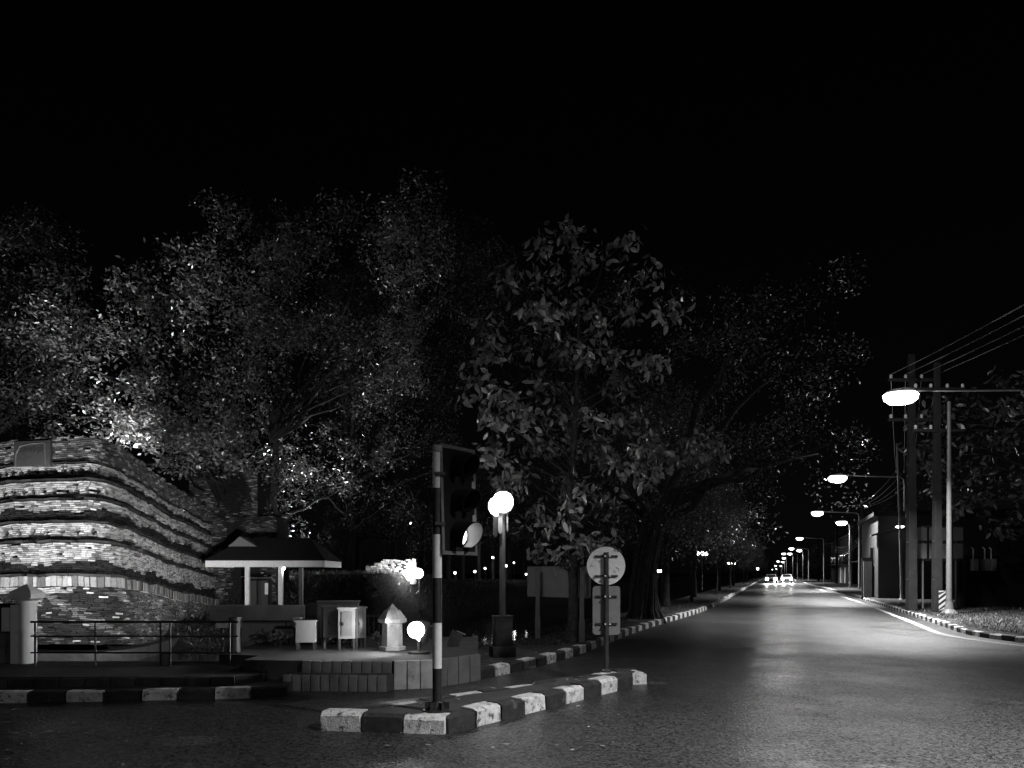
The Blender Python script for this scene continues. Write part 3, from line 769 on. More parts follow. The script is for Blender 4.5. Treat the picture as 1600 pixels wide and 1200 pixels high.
def limb(mb, a, b, r0, r1, seed, n=6, wob=.12):
    rr = random.Random(seed); a = Vector(a); b = Vector(b); L0 = (b - a).length; pts = []; rs = []
    for i in range(n + 1):
        t = i / n; p = a.lerp(b, t); k = math.sin(t * math.pi)
        p += Vector((rr.uniform(-1, 1), rr.uniform(-1, 1), rr.uniform(-.3, 1))) * wob * L0 * k * .5
        pts.append(p); rs.append(r0 + (r1 - r0) * t)
    mb.tube(pts, rs, 7); return pts
def tree(name, base, trunk, limbs, clusters, leaf, size, droop, label, cat='tree', group=None, mat_leaf='leaf_small', mat_bark='bark', seed=0, aspect=.45, big=False, flare=1.5, tone=(.5, 1.5)):
    """trunk: list of (dx,dy,dz,r); clusters in offsets from the base"""
    root = empty(name, base, label, cat, group); mb = MB()
    mb.tube([(x, y, z) for x, y, z, r_ in trunk], [r_ for *_, r_ in trunk], 10)
    for i, (a, b, r0, r1) in enumerate(limbs): limb(mb, a, b, r0, r1, seed * 100 + i)
    mb.build('trunk', M[mat_bark], root, smooth=True)
    pts = scatter(clusters, seed); r = np.random.default_rng(seed + 50)
    me = leaf_mesh(pts, r.uniform(size * .7, size * 1.3, len(pts)), droop, aspect, .25, seed, big, tone)
    obj('crown', me, M[mat_leaf], root); return root

# the young large-leaved tree beside the lantern
B1 = Vector((1.2, 14.6, PAVE))
CL = [(733, 600, 20), (757, 560, 16), (775, 548, 16), (805, 545, 18), (850, 530, 20), (872, 495, 22), (768, 600, 14), (780, 625, 20), (800, 648, 24), (775, 655, 14), (770, 692, 18), (800, 722, 26), (838, 690, 20),
      (850, 650, 24), (882, 605, 22), (920, 560, 20), (940, 505, 20), (960, 560, 18), (1003, 560, 16), (900, 650, 26), (870, 690, 22), (950, 655, 20), (993, 655, 22), (930, 705, 24), (975, 725, 24), (1003, 742, 18),
      (1045, 705, 20), (1020, 690, 20), (1078, 692, 14), (1108, 700, 14), (1125, 705, 8), (832, 800, 20), (858, 815, 18), (872, 765, 20), (885, 850, 20), (842, 868, 16), (866, 876, 16), (900, 800, 20), (930, 840, 14), (948, 852, 8),
      (780, 745, 14), (800, 762, 12), (820, 745, 18), (755, 712, 8), (915, 770, 18), (960, 780, 16), (1030, 560, 16), (890, 560, 26), (840, 590, 22), (970, 610, 22), (910, 480, 26), (800, 445, 24), (860, 420, 28), (930, 410, 30), (1000, 430, 26), (1050, 485, 22), (760, 500, 18), (900, 370, 26), (970, 372, 22), (840, 384, 20), (985, 480, 22), (830, 490, 20), (1060, 720, 14), (1090, 705, 12), (1030, 725, 16), (1000, 700, 18), (900, 860, 12), (925, 855, 10), (760, 640, 12)]
rr = random.Random(3); cl = []; lm = []
tr = [(0, 0, -.1, .13), (.0, .02, .3, .105), (.02, 0, 1.0, .095), (.0, .02, 2.0, .085), (-.06, .0, 3.0, .075), (.05, .05, 4.2, .06), (.1, 0, 5.4, .045), (.12, 0, 6.8, .02)]
for i, (px, py, r0) in enumerate(CL):
    d = 14.6 + rr.uniform(-1.5, 1.5); p = P(px, py, d) - B1
    cl.append((p.x, p.y, p.z, r0 * 14.6 / F * 1.1, int(13 + r0 * 1.6)))
    hz = max(1.3, p.z - 0.35 * math.hypot(p.x, p.y) - .5); hz = min(hz, 6.3)
    if i % 2 == 0: lm.append(((0.04, 0.02, hz), (p.x, p.y, p.z), .02, .005))
tree('broadleaf_tree', B1, tr, lm, cl, 'leaf_large', 0.19, 0.9, 'slim young tree with large drooping leaves behind the round sign back', mat_leaf='leaf_large', seed=4, aspect=.42, big=True, tone=(.25, 1.7))

# the big tree with fluted roots
B2 = Vector((XD(1006, 22.4), 22.4, PAVE))
root = empty('ficus_tree', B2, 'massive old tree with ropy fluted roots on the tree strip', 'tree')
mb = MB(); rr = random.Random(8)
for k in range(15):
    a = k * 2 * math.pi / 15 + rr.uniform(-.2, .2); fr = rr.uniform(.34, .56); rt = rr.uniform(.11, .22)
    mb.tube([(math.cos(a) * fr * 1.15, math.sin(a) * fr, -.15), (math.cos(a) * fr * .78, math.sin(a) * fr * .78, .25), (math.cos(a + .1) * .32, math.sin(a + .1) * .32, .8),
             (math.cos(a + .2) * .26 + .06, math.sin(a + .2) * .26, 1.6), (math.cos(a + .25) * .25 + .25, math.sin(a + .25) * .25, 2.6), (math.cos(a + .3) * .5 + .75, math.sin(a + .3) * .5, 3.8)],
            [rt * .55, rt * .62, rt * .6, rt * .55, rt * .6, rt * .45], 7)
for k in range(14):
    a = k * 2.39; h0 = rr.uniform(2.6, 4.0); L0 = rr.uniform(3.0, 5.5)
    limb(mb, (.5 + .1 * math.cos(a), .1 * math.sin(a), h0), (.8 + L0 * math.cos(a), L0 * math.sin(a) * .9, h0 + rr.uniform(.8, 4.5)), .13, .02, k)
mb.build('trunk', M['bark'], root, smooth=True)
cl = []
for k in range(110):
    a = rr.uniform(0, 6.28); q = 5.6 * math.sqrt(rr.random()); z = rr.uniform(3.2, 10.0) - q * .12
    cl.append((.8 + q * math.cos(a), q * math.sin(a), z, rr.uniform(.5, 1.0), 130))
for k in range(16): cl.append((rr.uniform(1.2, 4.2), rr.uniform(-1, 1.5), rr.uniform(2.2, 3.4), .45, 90))
pts = scatter(cl, 31); obj('crown', leaf_mesh(pts, np.random.default_rng(1).uniform(.07, .13, len(pts)), .5, .45, .25, 32), M['leaf_dark'], root)

# street trees receding along the strip: one built, the rest copied
def round_tree(name, base, h, rad, label, group, seed, n=60, per=110, leafs=.12, matl='leaf_dark', tr_r=.16, zlo=2.8, lean=.0, matb='bark_dark'):
    rr = random.Random(seed); cl = []; lm = []
    for k in range(n):
        a = rr.uniform(0, 6.28); q = rad * math.sqrt(rr.random()); z = rr.uniform(zlo, h) ; q *= math.sin(min(1, max(.25, (h - z) / (h - zlo) + .15)) * 1.57)
        cl.append((lean + q * math.cos(a), q * math.sin(a), z, rr.uniform(.45, .95), per))
        if k % 4 == 0: lm.append(((lean * .6, 0, zlo * .75 + (z - zlo) * .25), (lean + q * math.cos(a) * .9, q * math.sin(a) * .9, z), tr_r * .45, .02))
    t = [(0, 0, -.2, tr_r * 1.5), (0, 0, .35, tr_r * 1.05), (lean * .3, .05, zlo * .5, tr_r), (lean * .6, -.05, zlo, tr_r * .8), (lean, 0, h * .75, tr_r * .3)]
    return tree(name, base, t, lm, cl, matl, leafs, .4, label, group=group, mat_leaf=matl, mat_bark=matb, seed=seed)
GT = 'trees lining the moat side of the street'
LT = 'thin-trunked dark tree in the line along the kerb beyond the massive old tree'
x, y = ST(-4.3, 30); t0 = round_tree('street_tree', (x, y, PAVE), 8.5, 3.4, 'fuller dark tree in the line along the kerb beyond the massive old tree', GT, 21, n=64, per=120)
x, y = ST(-4.0, 25); t1 = round_tree('street_tree', (x - .4, y, PAVE), 7.0, 2.6, LT, GT, 22, n=46, per=120, tr_r=.07, zlo=2.5)
for i, (d, lat) in enumerate(((36, -3.9), (43, -4.5), (50, -3.7), (60, -4.3), (72, -4.0), (86, -4.4), (104, -3.9), (128, -4.3), (160, -4.0), (200, -4.2), (260, -4.2), (340, -4.2), (450, -4.2))):
    x, y = ST(lat, d); clone(t0 if i % 2 else t1, (x, y, PAVE), i * 1.9)
# bigger crowns beyond: trees on the shop side farther down
GR = 'dark trees standing behind the shop row'
x, y = ST(13, 62); r0 = round_tree('roadside_tree', (x, y, .1), 9.0, 4.0, 'dark full tree behind the shops on the verge side', GR, 23, n=60, per=110)
for i, (d, lat) in enumerate(((80, 12), (100, 14), (130, 12), (175, 12), (240, 12), (330, 12))):
    x, y = ST(lat, d); clone(r0, (x, y, .1), i * 1.3)

# the tree with big hanging leaves on the right verge
B3 = Vector((22.5, 28.5, .12)); cl = []; lm = []; rr = random.Random(9)
spots = [(1440, 650, 24), (1465, 640, 22), (1490, 640, 26), (1520, 630, 26), (1550, 640, 28), (1585, 630, 28), (1470, 680, 28), (1500, 690, 28), (1535, 680, 28), (1570, 690, 30), (1600, 680, 30), (1450, 720, 20), (1480, 730, 26), (1510, 740, 28),
         (1545, 730, 30), (1580, 740, 30), (1610, 760, 30), (1465, 760, 18), (1500, 780, 20), (1530, 780, 26), (1565, 790, 28), (1600, 810, 26), (1555, 820, 16), (1590, 830, 16), (1500, 800, 14), (1620, 640, 30), (1640, 700, 34), (1660, 760, 30), (1560, 600, 20), (1600, 590, 26), (1650, 600, 30),
         (1430, 665, 12), (1425, 700, 10), (1690, 660, 40), (1700, 720, 40), (1680, 560, 40)]
for (px, py, r0) in spots:
    d = 28.5 + rr.uniform(-1.0, 2.2); p = P(px, py, d) - B3
    cl.append((p.x, p.y, p.z, r0 * 28.5 / F * 1.15, int(14 + r0 * 1.5)))
    lm.append(((0, 0, max(2.0, p.z - 1.2)), (p.x, p.y, p.z), .05, .01))
tree('broadleaf_tree', B3, [(0, 0, -.2, .3), (0, 0, .5, .22), (-.1, 0, 2.5, .2), (-.2, 0, 4.5, .15), (-.2, 0, 7, .08)], lm, cl, 'leaf_large', .32, .8, 'leafy tree with long hanging leaves behind the electric poles', mat_leaf='leaf_large', seed=12, aspect=.4, big=True, tone=(.1, .65))

# the tall tree mass around the bastion
GB = 'tall trees growing round the bastion'
def mass_tree(px, d, zb, trunk_r, spots_, label, seed, leafs=.13, dens=1.0, name='tall_tree', matl='leaf_small', top=9, tone=(.5, 1.5), bd=None):
    base = Vector((XD(px, bd or d), bd or d, zb)); cl = []; lm = []; rr = random.Random(seed)
    for (sx, sy, r0, dd) in spots_:
        p = P(sx, sy, d + dd) - base; rad = r0 * d / F
        cl.append((p.x, p.y, p.z, rad, int(dens * 190 * (rad ** 2))))
        if rr.random() < .22: lm.append(((0, 0, min(top, max(3, p.z - 2))), (p.x, p.y, p.z), .10, .015))
    return tree(name, base, [(0, 0, -.3, trunk_r * 1.4), (0, 0, .8, trunk_r), (.2, 0, 3, trunk_r * .9), (0, .2, 6, trunk_r * .7), (.3, 0, 11, trunk_r * .4)], lm, cl, matl, leafs, .35, label, group=None, mat_leaf=matl, seed=seed, tone=tone)
rr = random.Random(17); s1 = []
for k in range(46):     # over the bastion
    x_ = rr.uniform(60, 400); lo = 715 if x_ < 190 else 700 + (x_ - 190) * .15
    s1.append((x_, lo - 6 - abs(rr.gauss(0, 70)) - rr.random() * 30, rr.uniform(16, 34), rr.uniform(-2.5, 2.5)))
for k in range(64): x_ = rr.uniform(185, 400); s1.append((x_, min(735, 676 + (x_ - 185) * .7) - rr.uniform(0, 70), rr.uniform(14, 24), rr.uniform(-2.0, 1.0)))
for k in range(40): s1.append((rr.uniform(-80, 440), rr.uniform(380, 640), rr.uniform(26, 52), rr.uniform(-2.5, 3)))
mass_tree(352, 31.5, -.5, .3, s1, 'dense tree crown lit from below above the bastion top', 41, .19, 1.1, tone=(.15, 2.2), bd=40.6)
s2 = []
for k in range(40): s2.append((rr.uniform(395, 480), rr.uniform(700, 850), rr.uniform(10, 20), rr.uniform(-1.5, 1.5)))
for k in range(46): s2.append((rr.uniform(360, 640), rr.uniform(480, 760), rr.uniform(22, 44), rr.uniform(-3, 3)))
for k in range(26): s2.append((rr.uniform(340, 660), rr.uniform(300, 520), rr.uniform(35, 60), rr.uniform(-3, 3)))
mass_tree(425, 39.5, -.4, .28, s2, 'tall dark tree whose low leaves hang brightly lit beside the brick wall block', 42, .2, .8, tone=(.15, 2.2))
s3 = []
for k in range(60): s3.append((rr.uniform(470, 720), rr.uniform(600, 870), rr.uniform(18, 36), rr.uniform(-4, 4)))
for k in range(36): s3.append((rr.uniform(520, 780), rr.uniform(360, 640), rr.uniform(30, 56), rr.uniform(-4, 4)))
mass_tree(545, 50.0, 1.4, .3, s3, 'dark drooping tree on the far bank behind the lit brick wall', 43, .17, 1.0, matl='leaf_dark')
s4 = []
for k in range(50): s4.append((rr.uniform(-150, 120), rr.uniform(340, 680), rr.uniform(28, 50), rr.uniform(-3, 3)))
mass_tree(-20, 34.0, -.5, .3, s4, 'dark tree rising behind the left end of the bastion', 44, .15, 1.2, matl='leaf_dark')
GF = 'trees standing along the far bank of the moat'
f0 = round_tree('bank_tree', (XD(700, 62), 62, 0.85), 11.5, 4.2, 'dark slim-trunked tree on the far bank across the moat', GF, 45, n=56, per=110, leafs=.18, zlo=4.2, tr_r=.2)
for i, (px, d) in enumerate(((722, 66), (748, 70), (770, 74), (795, 78), (818, 84), (850, 92), (880, 100), (915, 112), (950, 128), (985, 150), (660, 58), (615, 58), (560, 62))):
    clone(f0, (XD(px, d), d, 0.85), i * 2.1)

# ------------------------------------------------------------------ the small shelter by the bastion
shd = 31.5; k_ = F / shd
sh = empty('shelter', (XD(410, shd), shd, -0.6), 'small open shelter with dark hipped roof and white fascia beside the bastion', 'shelter')
ox, oy, oz = sh.location
def SP(px, py, dd=0.0):
    p = P(px, py, shd + dd); return (p.x - ox, p.y - oy, p.z - oz)
x0 = SP(322, 880)[0]; x1 = SP(506, 880)[0]; ze = SP(400, 886)[2]; zt = SP(400, 876)[2]; zr = SP(400, 838)[2]
MB().box(((x0 + x1) / 2, -.02, (ze + zt) / 2), (x1 - x0, .06, zt - ze)).build('fascia', M['white_paint'], sh)
for xx in (x0, x1): MB().box((xx, 1.55, (ze + zt) / 2), (.06, 3.1, zt - ze)).build('fascia', M['white_paint'], sh)
xg = SP(366, 840)[0]; xr2 = SP(470, 840)[0]
mb = MB(); mb.add([(x0 - .1, -.1, zt), (x1 + .1, -.1, zt), (x1 + .1, 3.2, zt), (x0 - .1, 3.2, zt), (xg, 1.5, zr), (xr2, 1.5, zr)], [(0, 1, 5, 4), (1, 2, 5), (2, 3, 4, 5), (3, 0, 4), (3, 2, 1, 0)])
roof = mb.build('roof', M['roof_tile'], sh)
gx0 = SP(349, 852)[0]; gx1 = SP(394, 852)[0]; gz0 = SP(349, 853)[2]; gz1 = SP(366, 838)[2]
MB().add([(gx0, .5, gz0), (gx1, .5, gz0), (SP(368, 838)[0], .5, gz1 + .02), (gx0, 1.6, gz0), (gx1, 1.6, gz0), (SP(368, 838)[0], 1.6, gz1 + .02)], [(0, 1, 2), (3, 5, 4), (0, 2, 5, 3), (1, 4, 5, 2)]).build('gablet', M['grey_metal'], roof)
for px, dd in ((386, .1), (438, .1), (386, 2.8), (470, 2.8)):
    x_ = SP(px, 900, dd)[0]; MB().box((x_, dd + .05, (ze + 0) / 2), (.17, .17, ze)).build('post', M['white_paint'] if dd < 1 else M['dark_metal'], sh)
boxpart('floor_slab', ((x0 + x1) / 2, 1.5, .05), (x1 - x0 - .8, 3.0, .5), M['dark_concrete'], sh)
lampo = MB().lathe([(.02, -.09), (.09, -.05), (.1, .03), (.05, .09)], 10).build('ceiling_lamp', M['small_lamp'], sh, smooth=True); lampo.location = SP(442, 888, .35)
ld = bpy.data.lights.new('shelter_light', 'POINT'); ld.energy = 22; ld.shadow_soft_size = .08
lo = bpy.data.objects.new('shelter_light', ld); COL.objects.link(lo); lo.parent = sh; lo.location = Vector(SP(443, 891, .12))
kx = XD(405, 33.0)
ki = empty('kiosk_cabinet', (kx, 33.0, -.3), 'dark upright cabinet standing under the small shelter', 'cabinet')
boxpart('body', (0, 0, .8), (1.0, .5, 1.6), M['black_plastic'], ki, bevel=.02); boxpart('top', (0, -.02, 1.63), (1.1, .6, .06), M['dark_metal'], ki)
boxpart('door', (-.25, -.255, .8), (.44, .02, 1.4), M['black_paint'], ki); boxpart('door', (.25, -.255, .8), (.44, .02, 1.4), M['black_paint'], ki)
boxpart('notice', (.42, -.275, 1.15), (.14, .02, .5), M['white_paint'], ki)

# ------------------------------------------------------------------ white gate post and panel, railing, parapet
gp = empty('gate_post', (XD(42, 10.6), 10.6, .2), 'white half-round gate post with a pyramid cap at the railing end', 'gate post')
MB().lathe([(.125, 0), (.125, .86)], 20).build('shaft', M['white_wall'], gp, smooth=True)
MB().box((-.09, 0, .43), (.15, .23, .86)).build('pier', M['white_wall'], gp, bevel=.01)
MB().lathe([(.135, .86), (.14, .90), (.13, .92)], 20).build('collar', M['white_wall'], gp, smooth=True)
MB().lathe([(.15, .93), (.235, .96), (.235, 1.02), (.19, 1.06), (.01, 1.16)], 4, ph=R(45)).build('cap', M['white_wall'], gp)
gpn = empty('sign_wall', (XD(14, 10.5), 10.5, .22), 'low wall with plain white boards beside the white gate post', 'wall')
boxpart('plinth', (-.3, .12, .22), (1.1, .12, .5), M['concrete'], gpn); boxpart('board', (0.0, .03, .63), (.23, .05, .34), M['white_wall'], gpn, bevel=.008)
boxpart('board', (-.3, .03, .63), (.22, .05, .34), M['white_wall'], gpn, bevel=.008); boxpart('back_wall', (-.25, .12, .66), (.9, .1, .4), M['wall_dark'], gpn)
rl = empty('railing', (XD(55, 10.3), 10.3, .22), 'black iron pipe railing along the moat edge below the bastion', 'railing')
rx = [XD(p, 10.3) - rl.location.x for p in (55, 149, 251, 266, 359)]; zt_ = .61
for x_ in rx: MB().tube([(x_, 0, -.02), (x_, 0, zt_)], .014, 8).build('post', M['black_paint'], rl)
for z_ in (zt_, .41, .18): MB().tube([(rx[0] - .06, 0, z_), (rx[-1] + .12, 0, z_)], .012 if z_ < .6 else .016, 8).build('rail', M['black_paint'], rl)
boxpart('panel', ((rx[2] + rx[3]) / 2, .02, .09), (.11, .03, .2), M['concrete'], rl)
rp = empty('stone_post', (XD(367, 10.72), 10.72, .22), 'rough stone post where the black railing ends', 'post')
boxpart('shaft', (0, 0, .3), (.11, .14, .62), M['dark_concrete'], rp, bevel=.012); boxpart('cap', (0, 0, .63), (.13, .16, .05), M['dark_concrete'], rp, bevel=.01)
pp = empty('concrete_parapet', (XD(400, 12.6), 12.6, .2), 'low concrete parapet wall beyond the railing', 'parapet')
xa = XD(330, 12.6) - pp.location.x; xb = XD(478, 12.6) - pp.location.x
boxpart('coping', ((xa + xb) / 2, 0, .64), (xb - xa, .2, .26), M['parapet'], pp, bevel=.01)
boxpart('wall', ((xa + xb) / 2 + .25, .06, .22), (xb - xa - .55, .14, .66), M['parapet'], pp)
for x_ in (xb + .18, ): boxpart('pier', (x_, .05, .36), (.3, .24, .86), M['dark_concrete'], pp, bevel=.01)

# ------------------------------------------------------------------ service cabinets on the terrace
GC = 'service cabinets on the terrace'
def cabinet(px0, px1, py0, py1, d, label, wide, rz, windows=True, legs=True):
    xm = XD((px0 + px1) / 2, d); zt2 = ZD(py0, d); zb2 = ZD(py1, d); w_ = (px1 - px0) * d / F
    root = empty('service_cabinet', (xm, d, .36), label, 'cabinet', GC, rz)
    boxpart('body', (0, 0, (zt2 + zb2) / 2 - .36), (w_, wide, zt2 - zb2), M['cabinet'], root, bevel=.008)
    boxpart('lid', (0, 0, zt2 - .36 + .012), (w_ + .04, wide + .04, .025), M['cabinet'], root, bevel=.004)
    if windows:
        dw = boxpart('door', (w_ * .0, -wide / 2 - .006, (zt2 + zb2) / 2 - .36), (w_ * .62, .014, (zt2 - zb2) * .82), M['cabinet_door'], root, bevel=.004)
        boxpart('handle', (-w_ * .22, -wide / 2 - .02, (zt2 + zb2) / 2 - .36), (.012, .02, .05), M['black_paint'], dw)
    if legs:
        for sx in (-1, 1):
            for sy in (-1, 1): MB().box((sx * w_ * .42, sy * wide * .42, (zb2 - .36) / 2 - .01), (.03, .03, zb2 - .36 + .03)).build('leg', M['dark_metal'], root)
    return root
cabinet(464, 494, 971, 1003, 11.1, 'low grey service cabinet, shortest of those on the terrace', .22, R(8), False)
cabinet(504, 531, 949, 995, 11.35, 'pale service cabinet with a dark oval door between two others', .3, R(20))
cabinet(529, 555, 951, 997, 11.15, 'pale service cabinet with a dark rounded door facing the street', .26, R(12))
cabinet(552, 568, 950, 996, 11.45, 'narrow service cabinet nearest the stone finial post', .26, R(30))
cabinet(498, 560, 941, 996, 12.0, 'wide tall service cabinet standing behind the oval-door cabinets', .3, R(10), False)
fp = empty('finial_post', (XD(613, 11.1), 11.1, .36), 'hexagonal stone post with a stepped pointed cap on the terrace', 'stone post')
MB().lathe([(.2, 0), (.2, .05), (.16, .06)], 6, ph=R(10)).build('plinth', M['pale_stone'], fp); MB().lathe([(.155, .05), (.15, .40)], 6, ph=R(10)).build('shaft', M['pale_stone'], fp)
MB().lathe([(.17, .40), (.215, .42), (.215, .47), (.20, .475), (.115, .60), (.085, .605), (.01, .69)], 6, ph=R(10)).build('cap', M['pale_stone'], fp)
sb = empty('tilted_slab', (XD(706, 11.6), 11.6, .36), 'grey box slab leaning on the terrace beside the banded pole', 'slab')
o = boxpart('body', (0, 0, .12), (.17, .12, .26), M['grey_metal'], sb, bevel=.006); o.rotation_euler = (0, R(24), R(15)); o = boxpart('cap', (.05, 0, .255), (.13, .13, .015), M['white_paint'], sb); o.rotation_euler = (0, R(24), R(15))

# ------------------------------------------------------------------ the banded signal pole and its head
def zp(y): return CH + (HZ - y) / 160.0 - .165
sg = empty('traffic_signal', (-.73, 7.18, .165), 'traffic signal on a black and white banded pole on the island', 'traffic signal')
rp_ = .046
for (ya, yb, w_) in ((1105, 1044, 0), (1044, 973, 1), (973, 903, 0), (903, 835, 1), (835, 763, 0), (763, 707, 1)):
    MB().lathe([(rp_, zp(ya) + .001), (rp_, zp(yb) - .001)], 20).build('pole_band', M['white_paint'] if w_ else M['black_paint'], sg, smooth=True)
MB().lathe([(rp_ * .98, zp(707)), (rp_ * 1.12, zp(706)), (rp_ * 1.12, zp(698)), (rp_ * .9, zp(696))], 20).build('cap', M['frame_grey'], sg, smooth=True)
mb = MB(); mb.lathe([(.14, 0), (.14, .015), (.075, .03), (.05, .1)], 16)
for k in range(6):
    a = k * math.pi / 3; mb.box((math.cos(a) * .08, math.sin(a) * .08, .05), (.08, .012, .08), rz=a)
mb.build('base', M['black_paint'], sg)
# head: local frame, x along the panel, -y out of its face
HM = Matrix.Translation((-.64 + .73, 7.1 - 7.18, 0)) @ Matrix.Rotation(R(52), 4, 'Z') @ Matrix.Rotation(R(-2.0), 4, 'X')
z0 = 1.69 - .165; z1 = 2.775 - .165; wd = .52
def hpart(name, mb, m, parent=sg, **kw):
    o = mb.build(name, m, parent, **kw); o.matrix_local = HM if parent is sg else Matrix.Identity(4); return o
head = hpart('signal_housing', MB().box((wd / 2, .06, (z0 + z1) / 2), (wd - .06, .13, z1 - z0 - .04)), M['black_plastic'], bevel=.02)
bpm = MB()
for c_, s_ in (((wd / 2, -.004, z1 - .018), (wd, .02, .036)), ((wd / 2, -.004, z0 + .018), (wd, .02, .036)), ((.018, -.004, (z0 + z1) / 2), (.036, .02, z1 - z0 - .072)), ((wd - .018, -.004, (z0 + z1) / 2), (.036, .02, z1 - z0 - .072))): bpm.box(c_, s_)
hpart('backplate_rim', bpm, M['grey_metal'], bevel=.003)
hpart('backplate', MB().box((wd / 2, .004, (z0 + z1) / 2), (wd - .05, .012, z1 - z0 - .05)), M['black_plastic'])
cz_ = [z0 + (z1 - z0) * t for t in (.185, .5, .815)]
for i, zc in enumerate(cz_):
    # visor: a tunnel cut away below
    vs = []; fs = []; n = 26; ra = .115 if i else .135; L0 = .24
    for k in range(n + 1):
        th = R(-155 + 310 * k / n); ln = L0 * (.38 + .62 * math.cos(th / 2) ** 1.4)
        for r_, yy in ((ra, -.0), (ra * 1.02, -ln), (ra - .006, -ln), (ra - .008, 0)):
            vs.append((wd / 2 + r_ * math.sin(th), yy, zc + r_ * math.cos(th) - .10 * abs(yy)))
    for k in range(n):
        for j in range(3): fs.append((4 * k + j, 4 * k + 4 + j, 4 * k + 5 + j, 4 * k + 1 + j))
    vm = MB().add(vs, fs); vm.mi = [1 if q_ % 3 == 2 else 0 for q_ in range(len(fs))]
    hpart('visor', vm, [M['black_plastic'], M['black_plastic'] if i else M['cabinet']], smooth=True)  # lowest visor's inside is paler: its lens light put into the colour
    lens = MB(); lens.lathe([(.105, 0), (.09, .02), (.05, .035), (.005, .04)], 24)
    lo = lens.build('lens', M['signal_on'] if i == 0 else M['glass_dark'], sg, smooth=True)
    lo.matrix_local = HM @ Matrix.Translation((wd / 2, -.006, zc)) @ Matrix.Rotation(R(90), 4, 'X')
    if i: hpart('reflector_tab', MB().box((wd - .045, -.014, zc - .165), (.05, .012, .07)), M['frame_grey'])
for zc in (cz_[0] + .1, cz_[2] - .1):
    MB().box((.03, -.04, zc), (.1, .05, .03), rz=R(20)).build('bracket', M['black_paint'], sg)

# ------------------------------------------------------------------ the sign on the far tip of the island (seen from behind)
rs = empty('road_sign', (1.26 + .02, 10.0, .165), 'round road sign over a rounded plate, both seen from behind', 'road sign')
k10 = 115.0
def zs(y): return CH + (HZ - y) / k10 - .165
MB().tube([(0, 0, -.02), (0, 0, zs(863))], .035, 14).build('post', M['dark_metal'], rs, smooth=True)
MB().lathe([(.07, 0), (.07, .02), (.04, .05)], 12).build('base', M['dark_metal'], rs)
dm = MB().lathe([(.258, -.004), (.262, -.006), (.262, .006), (.258, .004)], 48)
disc = dm.build('disc', M['aluminium'], rs); disc.location = (.005, .055, zs(884)); disc.rotation_euler = (R(90), 0, 0)
def rrect(w_, h_, r_, n=6):
    out = []
    for cx, cy, a0 in ((w_ / 2 - r_, h_ / 2 - r_, 0), (-w_ / 2 + r_, h_ / 2 - r_, 90), (-w_ / 2 + r_, -h_ / 2 + r_, 180), (w_ / 2 - r_, -h_ / 2 + r_, 270)):
        for k in range(n + 1): a = R(a0 + 90 * k / n); out.append((cx + r_ * math.cos(a), cy + r_ * math.sin(a)))
    return out
M['plate_back'] = mat('plate_back', 0.2, .15, 14.0, .6, .1, 60.0, .3, stain=(.16, .6, .7), sscale=9.0)
pm = MB().prism(rrect(.375, .665, .045), -.005, .005); plate = pm.build('plate', M['plate_back'], rs); plate.location = (.01, .055, zs(954)); plate.rotation_euler = (R(90), 0, 0)
for y_ in (869, 900, 932, 975):
    par = disc if y_ < 910 else plate
    o = MB().box((0, 0, 0), (.31 if y_ < 910 else .29, .025, .024)).build('bracket', M['black_paint'], rs); o.location = (.005, .037, zs(y_))
    for sx in (-.02, .045):
        b = MB().lathe([(.012, 0), (.012, .016), (.004, .02)], 8).build('bolt', M['aluminium'], rs); b.location = (sx, -.036, zs(y_)); b.rotation_euler = (R(90), 0, 0)

# ------------------------------------------------------------------ the lantern post
lp = empty('lantern_post', (XD(785, 12.1), 12.1, PAVE), 'post on a square pedestal with two glowing round lanterns', 'lantern post')
kl = F / 12.1
def zl(y): return CH + (HZ - y) / kl - PAVE
boxpart('plinth', (0, 0, .08), (.38, .38, .18), M['dark_metal'], lp, R(12), .01); boxpart('pedestal', (0, 0, .40), (.29, .29, .5), M['dark_metal'], lp, R(12), .012); boxpart('pedestal_cap', (0, 0, .655), (.31, .31, .03), M['dark_metal'], lp, R(12), .006)
MB().lathe([(.055, .66), (.052, 1.2), (.048, zl(760))], 8).build('post', M['grey_metal'], lp)
MB().tube([(0, 0, zl(762)), (0, 0, zl(745)), (.02, 0, zl(735))], [.03, .02, .01], 8).build('finial', M['grey_metal'], lp)
MB().tube([(-.10, .12, zl(766)), (0, 0, zl(758)), (.02, -.14, zl(766))], .014, 8).build('cross_arm', M['grey_metal'], lp)
